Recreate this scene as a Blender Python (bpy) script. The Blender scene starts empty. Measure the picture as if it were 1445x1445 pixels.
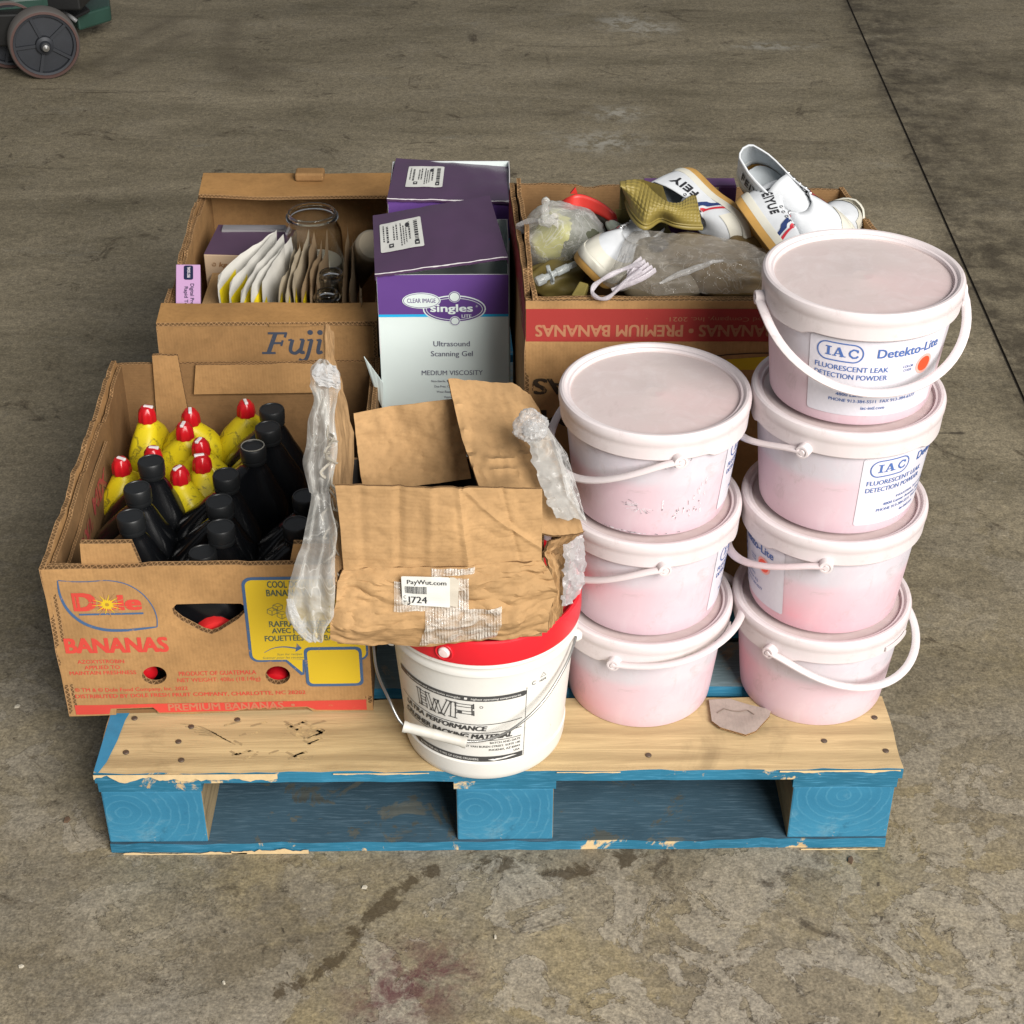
import bpy, bmesh, math, random
from mathutils import Vector, Matrix, noise
from mathutils.geometry import delaunay_2d_cdt, tessellate_polygon
random.seed(7)
PI=math.pi; R=math.radians
S=bpy.context.scene; C=S.collection
V=Vector

# ------------------------------------------------------------------ camera
FPX=2340.17; PITCH,YAW,ROLL=0.595456,0.010566,0.000394; CAM=V((-0.000518,-1.539341,1.576223))
fw=V((math.sin(YAW)*math.cos(PITCH),math.cos(YAW)*math.cos(PITCH),-math.sin(PITCH)))
r0=V((math.cos(YAW),-math.sin(YAW),0)); u0=r0.cross(fw)
rt=math.cos(ROLL)*r0+math.sin(ROLL)*u0; up=-math.sin(ROLL)*r0+math.cos(ROLL)*u0
cd=bpy.data.cameras.new('camera'); cam=bpy.data.objects.new('camera',cd); C.objects.link(cam)
cd.sensor_width=36; cd.lens=FPX/1445*36; cd.clip_end=100; cd.clip_start=.05
cam.matrix_world=Matrix(((rt.x,up.x,-fw.x,CAM.x),(rt.y,up.y,-fw.y,CAM.y),(rt.z,up.z,-fw.z,CAM.z),(0,0,0,1)))
S.camera=cam
def P(px,py,**k):
    """surveyed point: where the sight line of a photo point meets a plane x=, y= or z="""
    d=rt*((px-722.5)/FPX)-up*((py-722.5)/FPX)+fw
    (a,val),=k.items(); i='xyz'.index(a)
    return CAM+d*((val-CAM[i])/d[i])

# ------------------------------------------------------------------ light
w=bpy.data.worlds.new('World'); S.world=w; w.use_nodes=True
bg=w.node_tree.nodes['Background']; bg.inputs[0].default_value=(.90,.94,1,1); bg.inputs[1].default_value=.21
def area(name,loc,target,sx,sy,power,col):
    l=bpy.data.lights.new(name,'AREA'); l.shape='RECTANGLE'; l.size=sx; l.size_y=sy; l.energy=power; l.color=col
    o=bpy.data.objects.new(name,l); C.objects.link(o); o.location=loc
    o.rotation_euler=(V(target)-V(loc)).to_track_quat('-Z','Y').to_euler(); return o
area('open_door_light',(3.5,-5.9,5.0),(0,.5,.4),4.2,4.4,1430,(1,.965,.915))
S.view_settings.view_transform='Standard'; S.view_settings.look='None'; S.view_settings.exposure=0; S.view_settings.gamma=1
S.render.engine='CYCLES'
S.cycles.transparent_max_bounces=16

# ------------------------------------------------------------------ materials
class NT:
    def __init__(s,name):
        s.m=bpy.data.materials.new(name); s.m.use_nodes=True; s.t=s.m.node_tree; s.b=s.t.nodes['Principled BSDF']; s.out=s.t.nodes['Material Output']
        s._c=None
    def n(s,ty,**k):
        x=s.t.nodes.new(ty)
        for a,b in k.items(): setattr(x,a,b)
        return x
    def put(s,inp,val):
        if hasattr(val,'is_output') : s.t.links.new(val,inp)
        elif isinstance(val,(tuple,list)): inp.default_value=tuple(val) if len(val)!=3 or len(inp.default_value)==3 else (*val,1)
        else: inp.default_value=val
    def co(s,kind='Object',scale=(1,1,1),rot=(0,0,0),loc=(0,0,0)):
        if not s._c: s._c=s.n('ShaderNodeTexCoord')
        mp=s.n('ShaderNodeMapping'); s.t.links.new(s._c.outputs[kind],mp.inputs[0]); mp.inputs[3].default_value=scale; mp.inputs[2].default_value=rot; mp.inputs[1].default_value=loc
        return mp.outputs[0]
    def noise(s,scale,detail=4,rough=.55,vec=None,dist=0):
        x=s.n('ShaderNodeTexNoise'); x.inputs['Scale'].default_value=scale; x.inputs['Detail'].default_value=detail; x.inputs['Roughness'].default_value=rough; x.inputs['Distortion'].default_value=dist
        s.t.links.new(vec or s.co(),x.inputs['Vector']); return x.outputs[0]
    def vor(s,scale,vec=None,feature='F1',out=0):
        x=s.n('ShaderNodeTexVoronoi',feature=feature); x.inputs['Scale'].default_value=scale; s.t.links.new(vec or s.co(),x.inputs['Vector']); return x.outputs[out]
    def wave(s,scale,vec=None,dist=0,ds=1,detail=2,dr='X'):
        x=s.n('ShaderNodeTexWave',bands_direction=dr); x.inputs['Scale'].default_value=scale; x.inputs['Distortion'].default_value=dist; x.inputs['Detail Scale'].default_value=ds; x.inputs['Detail'].default_value=detail
        s.t.links.new(vec or s.co(),x.inputs['Vector']); return x.outputs[1]
    def ramp(s,f,stops):
        x=s.n('ShaderNodeValToRGB'); s.t.links.new(f,x.inputs[0]); e=x.color_ramp.elements
        while len(e)<len(stops): e.new(.5)
        for el,(p,c) in zip(e,stops): el.position=p; el.color=(c,c,c,1) if isinstance(c,(int,float)) else (*c,1)
        return x.outputs[0]
    def mix(s,a,b,f,mode='MIX'):
        x=s.n('ShaderNodeMix',data_type='RGBA',blend_type=mode); s.put(x.inputs[0],f); s.put(x.inputs[6],a); s.put(x.inputs[7],b); return x.outputs[2]
    def math(s,op,a,b=0,c=0):
        x=s.n('ShaderNodeMath',operation=op); s.put(x.inputs[0],a); s.put(x.inputs[1],b); s.put(x.inputs[2],c); return x.outputs[0]
    def attr(s,name): x=s.n('ShaderNodeAttribute'); x.attribute_name=name; return x.outputs['Fac']
    def sep(s,v): x=s.n('ShaderNodeSeparateXYZ'); s.t.links.new(v,x.inputs[0]); return x.outputs
    def bump(s,h,st=.3,d=.002,nrm=None):
        x=s.n('ShaderNodeBump'); x.inputs['Strength'].default_value=st; x.inputs['Distance'].default_value=d; s.t.links.new(h,x.inputs['Height'])
        if nrm: s.t.links.new(nrm,x.inputs['Normal'])
        return x.outputs[0]
    def set(s,**k):
        nm={'col':'Base Color','rough':'Roughness','nrm':'Normal','met':'Metallic','alpha':'Alpha','sss':'Subsurface Weight','trans':'Transmission Weight','ior':'IOR','coat':'Coat Weight','spec':'Specular IOR Level','sheen':'Sheen Weight'}
        for a,b in k.items(): s.put(s.b.inputs[nm[a]],b)
        return s.m
MC={}
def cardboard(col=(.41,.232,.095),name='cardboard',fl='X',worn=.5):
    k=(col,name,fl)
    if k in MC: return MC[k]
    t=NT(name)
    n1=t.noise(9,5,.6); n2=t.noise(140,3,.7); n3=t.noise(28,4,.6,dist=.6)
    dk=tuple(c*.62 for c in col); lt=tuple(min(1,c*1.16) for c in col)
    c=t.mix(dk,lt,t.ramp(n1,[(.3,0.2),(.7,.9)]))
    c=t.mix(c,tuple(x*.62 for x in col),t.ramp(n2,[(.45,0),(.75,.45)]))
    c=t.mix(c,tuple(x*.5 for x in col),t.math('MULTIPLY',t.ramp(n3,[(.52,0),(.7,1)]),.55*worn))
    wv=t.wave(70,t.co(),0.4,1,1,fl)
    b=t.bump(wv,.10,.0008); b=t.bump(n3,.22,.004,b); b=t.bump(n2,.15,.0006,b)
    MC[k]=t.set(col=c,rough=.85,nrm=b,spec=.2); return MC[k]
def corr_edge(col=(.34,.2,.095)):
    if 'edge' in MC: return MC['edge']
    t=NT('corrugated_edge'); uv=t.sep(t.co('UV'))
    ph=t.math('ADD',t.math('MULTIPLY',uv[0],2*PI/.0068),t.math('MULTIPLY',t.noise(45,3),9)); sn=t.math('MULTIPLY_ADD',t.math('SINE',ph),.34,.5)
    d=t.math('ABSOLUTE',t.math('SUBTRACT',uv[1],sn)); fl=t.math('LESS_THAN',d,.13)
    ed=t.math('GREATER_THAN',t.math('ABSOLUTE',t.math('SUBTRACT',uv[1],.5)),.38)
    m=t.math('MAXIMUM',fl,ed); n=t.noise(60,3)
    c=t.mix((.12,.068,.03),t.mix(tuple(x*.8 for x in col),tuple(x*1.4 for x in col),n),m)  # dark colour between the flutes stands in for the shade of the hollows
    MC['edge']=t.set(col=c,rough=.9,nrm=t.bump(m,.6,.002),spec=.1); return MC['edge']
def ink(col,board=(.44,.245,.095),name='printing_ink',lo=.36,hi=.44,sc=60,rough=.75):
    k=('ink',col,board,lo)
    if k in MC: return MC[k]
    t=NT(name); n=t.noise(sc,5,.7); n2=t.noise(7,2)
    f=t.math('MULTIPLY',t.ramp(n,[(lo,0),(hi,1)]),.93)
    c=t.mix(col,tuple(x*.7 for x in col),n2)
    MC[k]=t.set(col=t.mix(board,c,f),rough=rough,spec=.25); return MC[k]
def plain(name,col,rough=.5,met=0,var=.12,sc=20,bump=0,**k2):
    k=(name,col,rough)
    if k in MC: return MC[k]
    t=NT(name); n=t.noise(sc,4,.6)
    c=t.mix(tuple(x*(1-var) for x in col),tuple(min(1,x*(1+var)) for x in col),n)
    kw=dict(col=c,rough=rough,met=met,**k2)
    if bump: kw['nrm']=t.bump(n,bump,.003)
    MC[k]=t.set(**kw); return MC[k]
def wood(name,col,dark,axis='X',paint=None,wear=.5,sat=1):
    t=NT(name); sc=(1.2,16,16) if axis=='X' else ((16,1.2,16) if axis=='Y' else (16,16,1.2))
    v=t.co('Object',sc); g=t.noise(5,5,.65,v,.8); g2=t.noise(26,3,.6,v)
    ring=t.wave(1.1,t.co('Object',(.55,5.5,5.5) if axis=='X' else (5.5,.55,5.5)),5,1.1,3,'Y' if axis=='X' else 'X')
    c=t.mix(col,dark,t.ramp(g,[(.38,0),(.72,.75)])); c=t.mix(c,tuple(x*.8 for x in dark),t.ramp(ring,[(.62,0),(1,.42)]))
    c=t.mix(c,tuple(x*.35 for x in dark),t.math('MULTIPLY',t.ramp(t.noise(6,5,.65,dist=1),[(.56,0),(.7,1)]),.33))
    c=t.mix(c,(.06,.05,.04),t.math('MULTIPLY',t.ramp(t.vor(7,feature='F1'),[(.035,1),(.09,0)]),.8))
    b=t.bump(g2,.35,.0012); b=t.bump(g,.3,.002,b)
    if paint:
        n=t.noise(14,6,.7,dist=.7); n2=t.noise(5,3); lo=.62-.2*wear
        pc=t.mix(paint,tuple(x*.55 for x in paint),t.ramp(n2,[(.35,0),(.75,1)]))
        pc=t.mix(pc,tuple(min(1,x*1.5+.06) for x in paint),t.math('MULTIPLY',t.ramp(g2,[(.5,0),(.75,1)]),.5))
        c=t.mix(pc,c,t.ramp(n,[(lo,0),(lo+.04,1)]))
    return t.set(col=c,rough=.75,nrm=b,spec=.25)
def film(name,col,op=.45,rough=.18,fs=22,k=.4):
    t=NT(name); n=t.noise(fs,5,.65,dist=1.2); n2=t.noise(fs*4,3,.6)
    t.set(col=col,rough=rough,nrm=t.bump(n2,.2,.002,t.bump(n,.4,.006)),spec=.55)
    lw=t.n('ShaderNodeLayerWeight'); lw.inputs[0].default_value=.45
    a=t.math('ADD',t.math('MULTIPLY',lw.outputs[1],.55),t.math('MULTIPLY_ADD',t.ramp(n,[(.45,0),(.75,1)]),k,op))
    rdg=t.noise(fs*.9,3,.5,t.co('Object',loc=(3,5,1)),1.6); a=t.math('ADD',a,t.math('MULTIPLY',t.ramp(t.math('ABSOLUTE',t.math('SUBTRACT',rdg,.5)),[(0,1),(.022,0)]),.32))
    a=t.math('MINIMUM',a,.95)
    tl=t.n('ShaderNodeBsdfTranslucent'); tl.inputs[0].default_value=(*col,1); m1=t.n('ShaderNodeMixShader'); m1.inputs[0].default_value=.45
    t.t.links.new(t.b.outputs[0],m1.inputs[1]); t.t.links.new(tl.outputs[0],m1.inputs[2]); tp=t.n('ShaderNodeBsdfTransparent'); m2=t.n('ShaderNodeMixShader'); t.t.links.new(a,m2.inputs[0]); t.t.links.new(tp.outputs[0],m2.inputs[1]); t.t.links.new(m1.outputs[0],m2.inputs[2]); t.t.links.new(m2.outputs[0],t.out.inputs[0])
    return t.m

# ------------------------------------------------------------------ mesh builder
class MB:
    def __init__(s): s.v=[];s.f=[];s.mi=[];s.uv={}
    def vert(s,p): s.v.append(tuple(p)); return len(s.v)-1
    def face(s,f,m=0,uv=None):
        s.f.append(tuple(f)); s.mi.append(m)
        if uv: s.uv[len(s.f)-1]=uv
    def add(s,vs,fs,m=0):
        o=len(s.v); s.v+= [tuple(p) for p in vs]
        for f in fs: s.f.append(tuple(i+o for i in f)); s.mi.append(m)
    def box(s,a,b,m=0,M=None):
        x0,y0,z0=a;x1,y1,z1=b
        vs=[V(p) for p in ((x0,y0,z0),(x1,y0,z0),(x1,y1,z0),(x0,y1,z0),(x0,y0,z1),(x1,y0,z1),(x1,y1,z1),(x0,y1,z1))]
        if M: vs=[M@p for p in vs]
        s.add(vs,[(3,2,1,0),(4,5,6,7),(0,1,5,4),(1,2,6,5),(2,3,7,6),(3,0,4,7)],m)
    def lathe(s,prof,n=48,m=0,M=None,close=False,fn=None):
        o=len(s.v)
        for (r,z) in prof:
            for k in range(n):
                a=2*PI*k/n; p=V((r*math.cos(a),r*math.sin(a),z))
                if fn: p=fn(p,a)
                s.v.append(tuple(M@p if M else p))
        for j in range(len(prof)-1):
            for k in range(n):
                k2=(k+1)%n; s.face((o+j*n+k,o+j*n+k2,o+(j+1)*n+k2,o+(j+1)*n+k),m)
        if close:
            s.face([o+k for k in range(n)][::-1],m); s.face([o+(len(prof)-1)*n+k for k in range(n)],m)
    def tube(s,pts,r,n=8,m=0,flat=1,closed=False):
        pts=[V(p) for p in pts]; o=len(s.v); L=len(pts); up_=None
        for i,p in enumerate(pts):
            d=(pts[(i+1)%L if closed else min(i+1,L-1)]-pts[(i-1)%L if closed else max(i-1,0)]).normalized()
            if up_ is None:
                up_=V((0,0,1)) if abs(d.z)<.9 else V((1,0,0))
            a=(up_-d*up_.dot(d)).normalized(); up_=a; b=d.cross(a)
            rr=r[i] if isinstance(r,(list,tuple)) else r
            for k in range(n):
                t=2*PI*k/n; s.v.append(tuple(p+a*math.cos(t)*rr*flat+b*math.sin(t)*rr))
        for i in range(L if closed else L-1):
            i2=(i+1)%L
            for k in range(n): s.face((o+i*n+k,o+i*n+(k+1)%n,o+i2*n+(k+1)%n,o+i2*n+k),m)
        if not closed:
            s.face([o+k for k in range(n)][::-1],m); s.face([o+(L-1)*n+k for k in range(n)],m)
    def grid(s,fn,nu,nv,m=0,wrap=False):
        o=len(s.v)
        for j in range(nv+1):
            for i in range(nu+(0 if wrap else 1)): s.v.append(tuple(fn(i/nu,j/nv)))
        W=nu if wrap else nu+1
        for j in range(nv):
            for i in range(nu): s.face((o+j*W+i,o+j*W+(i+1)%W,o+(j+1)*W+(i+1)%W,o+(j+1)*W+i),m)
    def build(s,name,mats,parent=None,smooth=None,loc=None,mods=()):
        me=bpy.data.meshes.new(name); me.from_pydata(s.v,[],s.f)
        for mt in (mats if isinstance(mats,(list,tuple)) else [mats]): me.materials.append(mt)
        if any(s.mi): me.polygons.foreach_set('material_index',s.mi)
        if s.uv:
            ul=me.uv_layers.new(name='UVMap')
            for fi,uvs in s.uv.items():
                for li,u in zip(me.polygons[fi].loop_indices,uvs): ul.data[li].uv=u
        me.update()
        if smooth is not None: me.shade_smooth(); me.set_sharp_from_angle(angle=R(smooth))
        o=bpy.data.objects.new(name,me); C.objects.link(o)
        if parent: o.parent=parent
        if loc: o.location=loc
        return o
def bevel(o,w=.002,seg=2,ang=40):
    b=o.modifiers.new('bevel','BEVEL'); b.width=w; b.segments=seg; b.limit_method='ANGLE'; b.angle_limit=R(ang); return o
def tag(o,label,cat,group=None):
    o['label']=label; o['category']=cat
    if group: o['group']=group
    return o
def thing(name,label,cat,loc=(0,0,0),rz=0,group=None):
    o=bpy.data.objects.new(name,None); C.objects.link(o); o.empty_display_size=.05; o.location=loc; o.rotation_euler=(0,0,rz)
    return tag(o,label,cat,group)
def nz(x,y,z=0,s=1): return noise.noise(V((x*s,y*s,z)))
def inpoly(x,y,loops):
    c=False
    for L in loops:
        n=len(L); j=n-1
        for i in range(n):
            xi,yi=L[i];xj,yj=L[j]
            if (yi>y)!=(yj>y) and x<(xj-xi)*(y-yi)/(yj-yi)+xi: c=not c
            j=i
    return c
def resample(L,step):
    out=[];n=len(L)
    for i in range(n):
        a=V(L[i]);b=V(L[(i+1)%n]); k=max(1,int(round((b-a).length/step)))
        for j in range(k): out.append(tuple(a.lerp(b,j/k)))
    return out
def tri2d(loops,step):
    pts=[];edges=[]
    loops=[resample(L,step) for L in loops]
    for L in loops:
        o=len(pts); pts+=L; edges+=[(o+i,o+(i+1)%len(L)) for i in range(len(L))]
    xs=[p[0] for p in loops[0]];ys=[p[1] for p in loops[0]]
    nb=len(pts); y=min(ys)+step*.5; row=0; tree=[]
    while y<max(ys):
        x=min(xs)+step*(.5 if row%2 else .98)
        while x<max(xs):
            if inpoly(x,y,loops):
                if all((x-p[0])**2+(y-p[1])**2>(step*.45)**2 for p in pts[:nb]): tree.append((x,y))
            x+=step
        y+=step*.9; row+=1
    vv,ee,ff,_,_,_=delaunay_2d_cdt([V(p) for p in pts+tree],edges,[],0,1e-6)
    fs=[]
    for f in ff:
        cx=sum(vv[i].x for i in f)/len(f);cy=sum(vv[i].y for i in f)/len(f)
        if inpoly(cx,cy,loops): fs.append(f)
    return [tuple(p) for p in vv],fs,loops
def plate(mb,loops,mp,th,step=.02,m=0,me=1):
    """thick sheet: mp(u,v,w) maps panel coords to space, w from 0 (front) to th (back)"""
    vv,fs,loops=tri2d(loops,step); n=len(vv); o=len(mb.v)
    mb.v+=[tuple(mp(u,v,0)) for u,v in vv]+[tuple(mp(u,v,th)) for u,v in vv]
    for f in fs:
        mb.face([o+i for i in f],m); mb.face([o+n+i for i in reversed(f)],m)
    for li,L in enumerate(loops):
        area_=sum(L[i][0]*L[(i+1)%len(L)][1]-L[(i+1)%len(L)][0]*L[i][1] for i in range(len(L)))
        ccw=area_>0; ln=0
        if li>0: ccw=not ccw
        for i in range(len(L)):
            a=L[i];b=L[(i+1)%len(L)]; d=(V(b)-V(a)).length
            ia=[mb.vert(mp(a[0],a[1],0)),mb.vert(mp(b[0],b[1],0)),mb.vert(mp(b[0],b[1],th)),mb.vert(mp(a[0],a[1],th))]
            uv=[(ln,0),(ln+d,0),(ln+d,1),(ln,1)]
            if ccw: mb.face([ia[3],ia[2],ia[1],ia[0]],me,[uv[3],uv[2],uv[1],uv[0]])
            else: mb.face(ia,me,uv)
            ln+=d
def panel_map(O,U,Vv,N,disp=None):
    O,U,Vv,N=V(O),V(U),V(Vv),V(N)
    def f(u,v,w=0): return O+U*u+Vv*v+N*(w+(disp(u,v) if disp else 0))
    return f
def ell(cx,cy,rx,ry,n=24,a0=0,a1=2*PI): 
    full=abs(a1-a0-2*PI)<1e-6
    return [(cx+rx*math.cos(a0+(a1-a0)*k/(n if full else n-1)),cy+ry*math.sin(a0+(a1-a0)*k/(n if full else n-1))) for k in range(n)]
def rrect(x0,y0,x1,y1,r,n=5):
    out=[]
    for cx,cy,a in ((x1-r,y0+r,-90),(x1-r,y1-r,0),(x0+r,y1-r,90),(x0+r,y0+r,180)):
        for k in range(n+1): t=R(a+90*k/n); out.append((cx+r*math.cos(t),cy+r*math.sin(t)))
    return out

# ---------- print: flat lettering and marks laid on a surface through a mapping
_tc={}
def text2d(s,bold=0,shear=0,space=1):
    k=(s,bold,shear,space)
    if k in _tc: return _tc[k]
    cu=bpy.data.curves.new('t','FONT'); cu.body=s; cu.size=1; cu.offset=bold; cu.shear=shear; cu.space_character=space; cu.resolution_u=3
    o=bpy.data.objects.new('t',cu); me=bpy.data.meshes.new_from_object(o)
    vs=[(v.co.x,v.co.y) for v in me.vertices]; fs=[tuple(p.vertices) for p in me.polygons]
    bpy.data.objects.remove(o); bpy.data.meshes.remove(me); bpy.data.curves.remove(cu)
    _tc[k]=(vs,fs); return _tc[k]
class Print:
    def __init__(s,mp,off=-.0006): s.mp=mp; s.off=off; s.d={}
    def _mb(s,m): return s.d.setdefault(m.name,(MB(),m))[0]
    def tris(s,vs,fs,m,lift=0): s._mb(m).add([s.mp(u,v,s.off-lift) for u,v in vs],fs)
    def text(s,t,x0,y0,w,h,m,bold=.0,shear=0,align='L',space=1,rot=0,flip=False,lift=0,curve=None):
        """baseline-left at x0,y0; fitted to width w (None = natural) and cap height h"""
        vs,fs=text2d(t,0,shear,space)
        if not vs: return
        if bold>0:
            n0=len(vs); V_=[];F_=[]
            for kk,(dx,dy) in enumerate(((-1,-.5),(1,.5),(-1,.5),(1,-.5)) if bold>.02 else ((-1,0),(1,0))):
                V_+=[(a+dx*bold*.9,b+dy*bold*.9) for a,b in vs]; F_+=[tuple(i+kk*n0 for i in f) for f in fs]
            ncopy=len(V_)//n0; vs,fs=V_,F_
        else: n0=len(vs); ncopy=1
        xa=min(v[0] for v in vs); xb=max(v[0] for v in vs)
        sy=h/.70; sx=(w/(xb-xa)) if w else sy*.95
        W=(xb-xa)*sx; ox={'L':0,'C':-W/2,'R':-W}[align]
        c,sn=math.cos(rot),math.sin(rot); out=[]
        for a,b in vs:
            x=(a-xa)*sx+ox; y=b*sy
            if curve: y+=curve(x/W if W else 0)
            if flip: x,y=-x,-y
            out.append((x0+x*c-y*sn,y0+x*sn+y*c))
        mbx=s._mb(m); o=len(mbx.v)
        for i,(u,v) in enumerate(out): mbx.v.append(tuple(s.mp(u,v,s.off-lift-.00006*(i//n0))))
        for f in fs: mbx.face(tuple(i+o for i in f))
    def poly(s,L,m,step=None,holes=(),lift=0):
        vv,fs,_=tri2d([L,*holes],step or .02); s.tris(vv,[tuple(f) for f in fs],m,lift)
    def rect(s,x0,y0,x1,y1,m,step=.02,lift=0): 
        nu=max(1,int((x1-x0)/step)); nv=max(1,int((y1-y0)/step))
        vs=[(x0+(x1-x0)*i/nu,y0+(y1-y0)*j/nv) for j in range(nv+1) for i in range(nu+1)]
        s.tris(vs,[(j*(nu+1)+i,j*(nu+1)+i+1,(j+1)*(nu+1)+i+1,(j+1)*(nu+1)+i) for j in range(nv) for i in range(nu)],m,lift)
    def stroke(s,pts,wd,m,closed=False,lift=0):
        if not isinstance(wd,(list,tuple)):
            q=[]; N0=len(pts)
            for i in range(N0 if closed else N0-1):
                a,b=V(pts[i]),V(pts[(i+1)%N0]); kk=max(1,int((b-a).length/.006)) if (b-a).length<.9 else 1
                q+=[a.lerp(b,j/kk) for j in range(kk)]
            if not closed: q.append(V(pts[-1]))
            pts=q
        n=len(pts); pts=[V(p) for p in pts]; vs=[]
        for i,p in enumerate(pts):
            a=pts[(i-1)%n] if closed or i>0 else p; b=pts[(i+1)%n] if closed or i<n-1 else p
            d=(b-a).normalized(); nn=V((-d.y,d.x)); ww=(wd[i] if isinstance(wd,(list,tuple)) else wd)/2
            vs+=[tuple(p+nn*ww),tuple(p-nn*ww)]
        fs=[(2*i,2*i+1,2*((i+1)%n)+1,2*((i+1)%n)) for i in range(n if closed else n-1)]
        s.tris(vs,fs,m,lift)
    def done(s,name,parent):
        out=[]
        for mb,m in s.d.values(): out.append(mb.build(name,m,parent))
        return out
# ------------------------------------------------------------------ floor
def floor_mat():
    t=NT('worn_concrete')
    far=t.math('SMOOTH_MIN',1,1,0) if False else None
    y=t.sep(t.co())[1]
    fy=t.ramp(t.math('MULTIPLY_ADD',y,.45,.35),[(.1,0),(.75,1)])       # streaky brown concrete further in, its colour brightened against light falloff
    big=t.noise(1.1,4,.55); mid=t.noise(5,6,.62,dist=.5); fine=t.noise(60,5,.75); grit=t.noise(260,2,.6)
    W=lambda c,k=1:(c[0]*k,c[1]*k,c[2]*k)
    fine_=t.ramp(fine,[(.36,0),(.64,1)]); grit_=t.ramp(grit,[(.3,0),(.7,1)]); micro=t.ramp(t.noise(130,3,.7),[(.35,0),(.65,1)])
    ca=t.mix((.100,.082,.056),(.245,.210,.150),t.ramp(mid,[(.30,0),(.68,1)]))
    ca=t.mix(ca,(.235,.190,.105),t.ramp(t.noise(3.2,6,.7,dist=.9),[(.46,0),(.60,.85)]))
    ca=t.mix(ca,(.190,.172,.140),t.ramp(t.noise(2.4,6,.7,t.co('Object',(1,1,1),loc=(4,2,0)),.6),[(.48,0),(.62,.8)]))
    st=t.noise(1.6,7,.68,t.co('Object',(1,2.6,1),(0,0,.12)),.5)
    cb=t.mix((.112,.094,.060),(.250,.212,.146),t.ramp(st,[(.3,0),(.68,1)]))
    cb=t.mix(cb,(.235,.215,.17),t.ramp(t.noise(2.6,8,.75,t.co('Object',(1,2.4,1)),.5),[(.60,0),(.70,.6)]))
    cb=t.mix(cb,(.048,.036,.021),t.ramp(t.noise(3.3,8,.74,t.co('Object',(.7,3,1),loc=(3,1,0)),.8),[(.58,0),(.72,.75)]))
    col=t.mix(ca,cb,fy)
    pn=t.noise(9.5,7,.64,dist=.45); pm=t.ramp(pn,[(.515,0),(.525,1)]); rim=t.ramp(t.math('ABSOLUTE',t.math('SUBTRACT',pn,.520)),[(0,1),(.007,0)])
    near=t.math('SUBTRACT',1,t.math('MULTIPLY',fy,.9))
    g=t.ramp(t.noise(2.3,3),[(.40,0),(.56,1)])
    flake=t.math('MULTIPLY',t.math('MULTIPLY',pm,near),g)
    col=t.mix(col,(.285,.258,.215),t.math('MULTIPLY',flake,.7))
    rimf=t.math('MULTIPLY',t.math('MULTIPLY',rim,near),t.ramp(t.noise(5,4,.65),[(.40,.05),(.56,1)]))
    col=t.mix(col,(.035,.026,.017),t.math('MULTIPLY',rimf,.9))
    pn2=t.noise(21,6,.68,dist=.6); rim2=t.ramp(t.math('ABSOLUTE',t.math('SUBTRACT',pn2,.55)),[(0,1),(.010,0)])
    col=t.mix(col,(.045,.034,.022),t.math('MULTIPLY',t.math('MULTIPLY',rim2,near),t.ramp(t.noise(6,3,.6,t.co('Object',loc=(2,7,0))),[(.42,0),(.6,.85)])))
    col=t.mix(col,t.mix((.155,.13,.09),(.25,.22,.17),fine_),t.math('MULTIPLY',t.math('MULTIPLY',t.ramp(pn2,[(.55,0),(.56,1)]),near),.35))
    blot=t.ramp(t.noise(7,8,.75,dist=1.1),[(.58,0),(.66,1)])
    col=t.mix(col,(.045,.033,.020),t.math('MULTIPLY',blot,.72))
    spk=t.ramp(t.noise(42,5,.75),[(.60,0),(.66,1)]); col=t.mix(col,(.035,.026,.017),t.math('MULTIPLY',spk,t.math('MULTIPLY_ADD',near,.5,.22)))
    spl=t.ramp(t.noise(58,4,.72),[(.63,0),(.70,1)]); col=t.mix(col,(.30,.275,.225),t.math('MULTIPLY',spl,.45))
    col=t.mix(col,t.mix((.42,.42,.42),(1.65,1.62,1.55),fine_),.34,'MULTIPLY'); col=t.mix(col,t.mix((.5,.5,.5),(1.6,1.6,1.6),micro),.32,'MULTIPLY'); col=t.mix(col,t.mix((.5,.5,.5),(1.55,1.55,1.55),grit_),.35,'MULTIPLY')
    jt=t.math('MULTIPLY',t.attr('joint'),t.ramp(t.noise(14,6,.7),[(.40,.15),(.6,.9)])); col=t.mix(col,(.040,.031,.02),jt)
    # drawn stains (their own shapes, stored on the mesh)
    nn=t.noise(26,6,.75,dist=.6)
    s1=t.ramp(t.math('ADD',t.math('MULTIPLY',t.attr('drip'),.42),t.math('MULTIPLY',nn,1.25)),[(.80,0),(.90,1)]); s1=t.math('MULTIPLY',s1,t.ramp(t.attr('drip'),[(0,0),(.12,1)])); col=t.mix(col,(.050,.034,.016),t.math('MULTIPLY',s1,.78))
    s2=t.math('MULTIPLY',t.attr('wine'),t.ramp(nn,[(.42,0),(.58,1)])); col=t.mix(col,(.085,.022,.028),t.math('MULTIPLY',s2,.85))
    s3=t.attr('tyre'); col=t.mix(col,(.06,.045,.03),t.math('MULTIPLY',t.math('MULTIPLY',s3,t.ramp(t.noise(30,4,.7),[(.35,.2),(.6,1)])),.55))
    s4=t.attr('hair'); col=t.mix(col,(.035,.028,.02),t.math('MULTIPLY',t.ramp(t.math('ADD',s4,t.math('MULTIPLY',nn,.25)),[(.93,0),(1,1)]),.8))
    s5=t.attr('scuff'); col=t.mix(col,(.42,.4,.35),t.math('MULTIPLY',t.math('MULTIPLY',s5,t.ramp(t.noise(22,6,.75),[(.45,0),(.56,1)])),.7))
    h=t.math('ADD',t.math('MULTIPLY',fine,.5),t.math('MULTIPLY',mid,.6))
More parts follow.
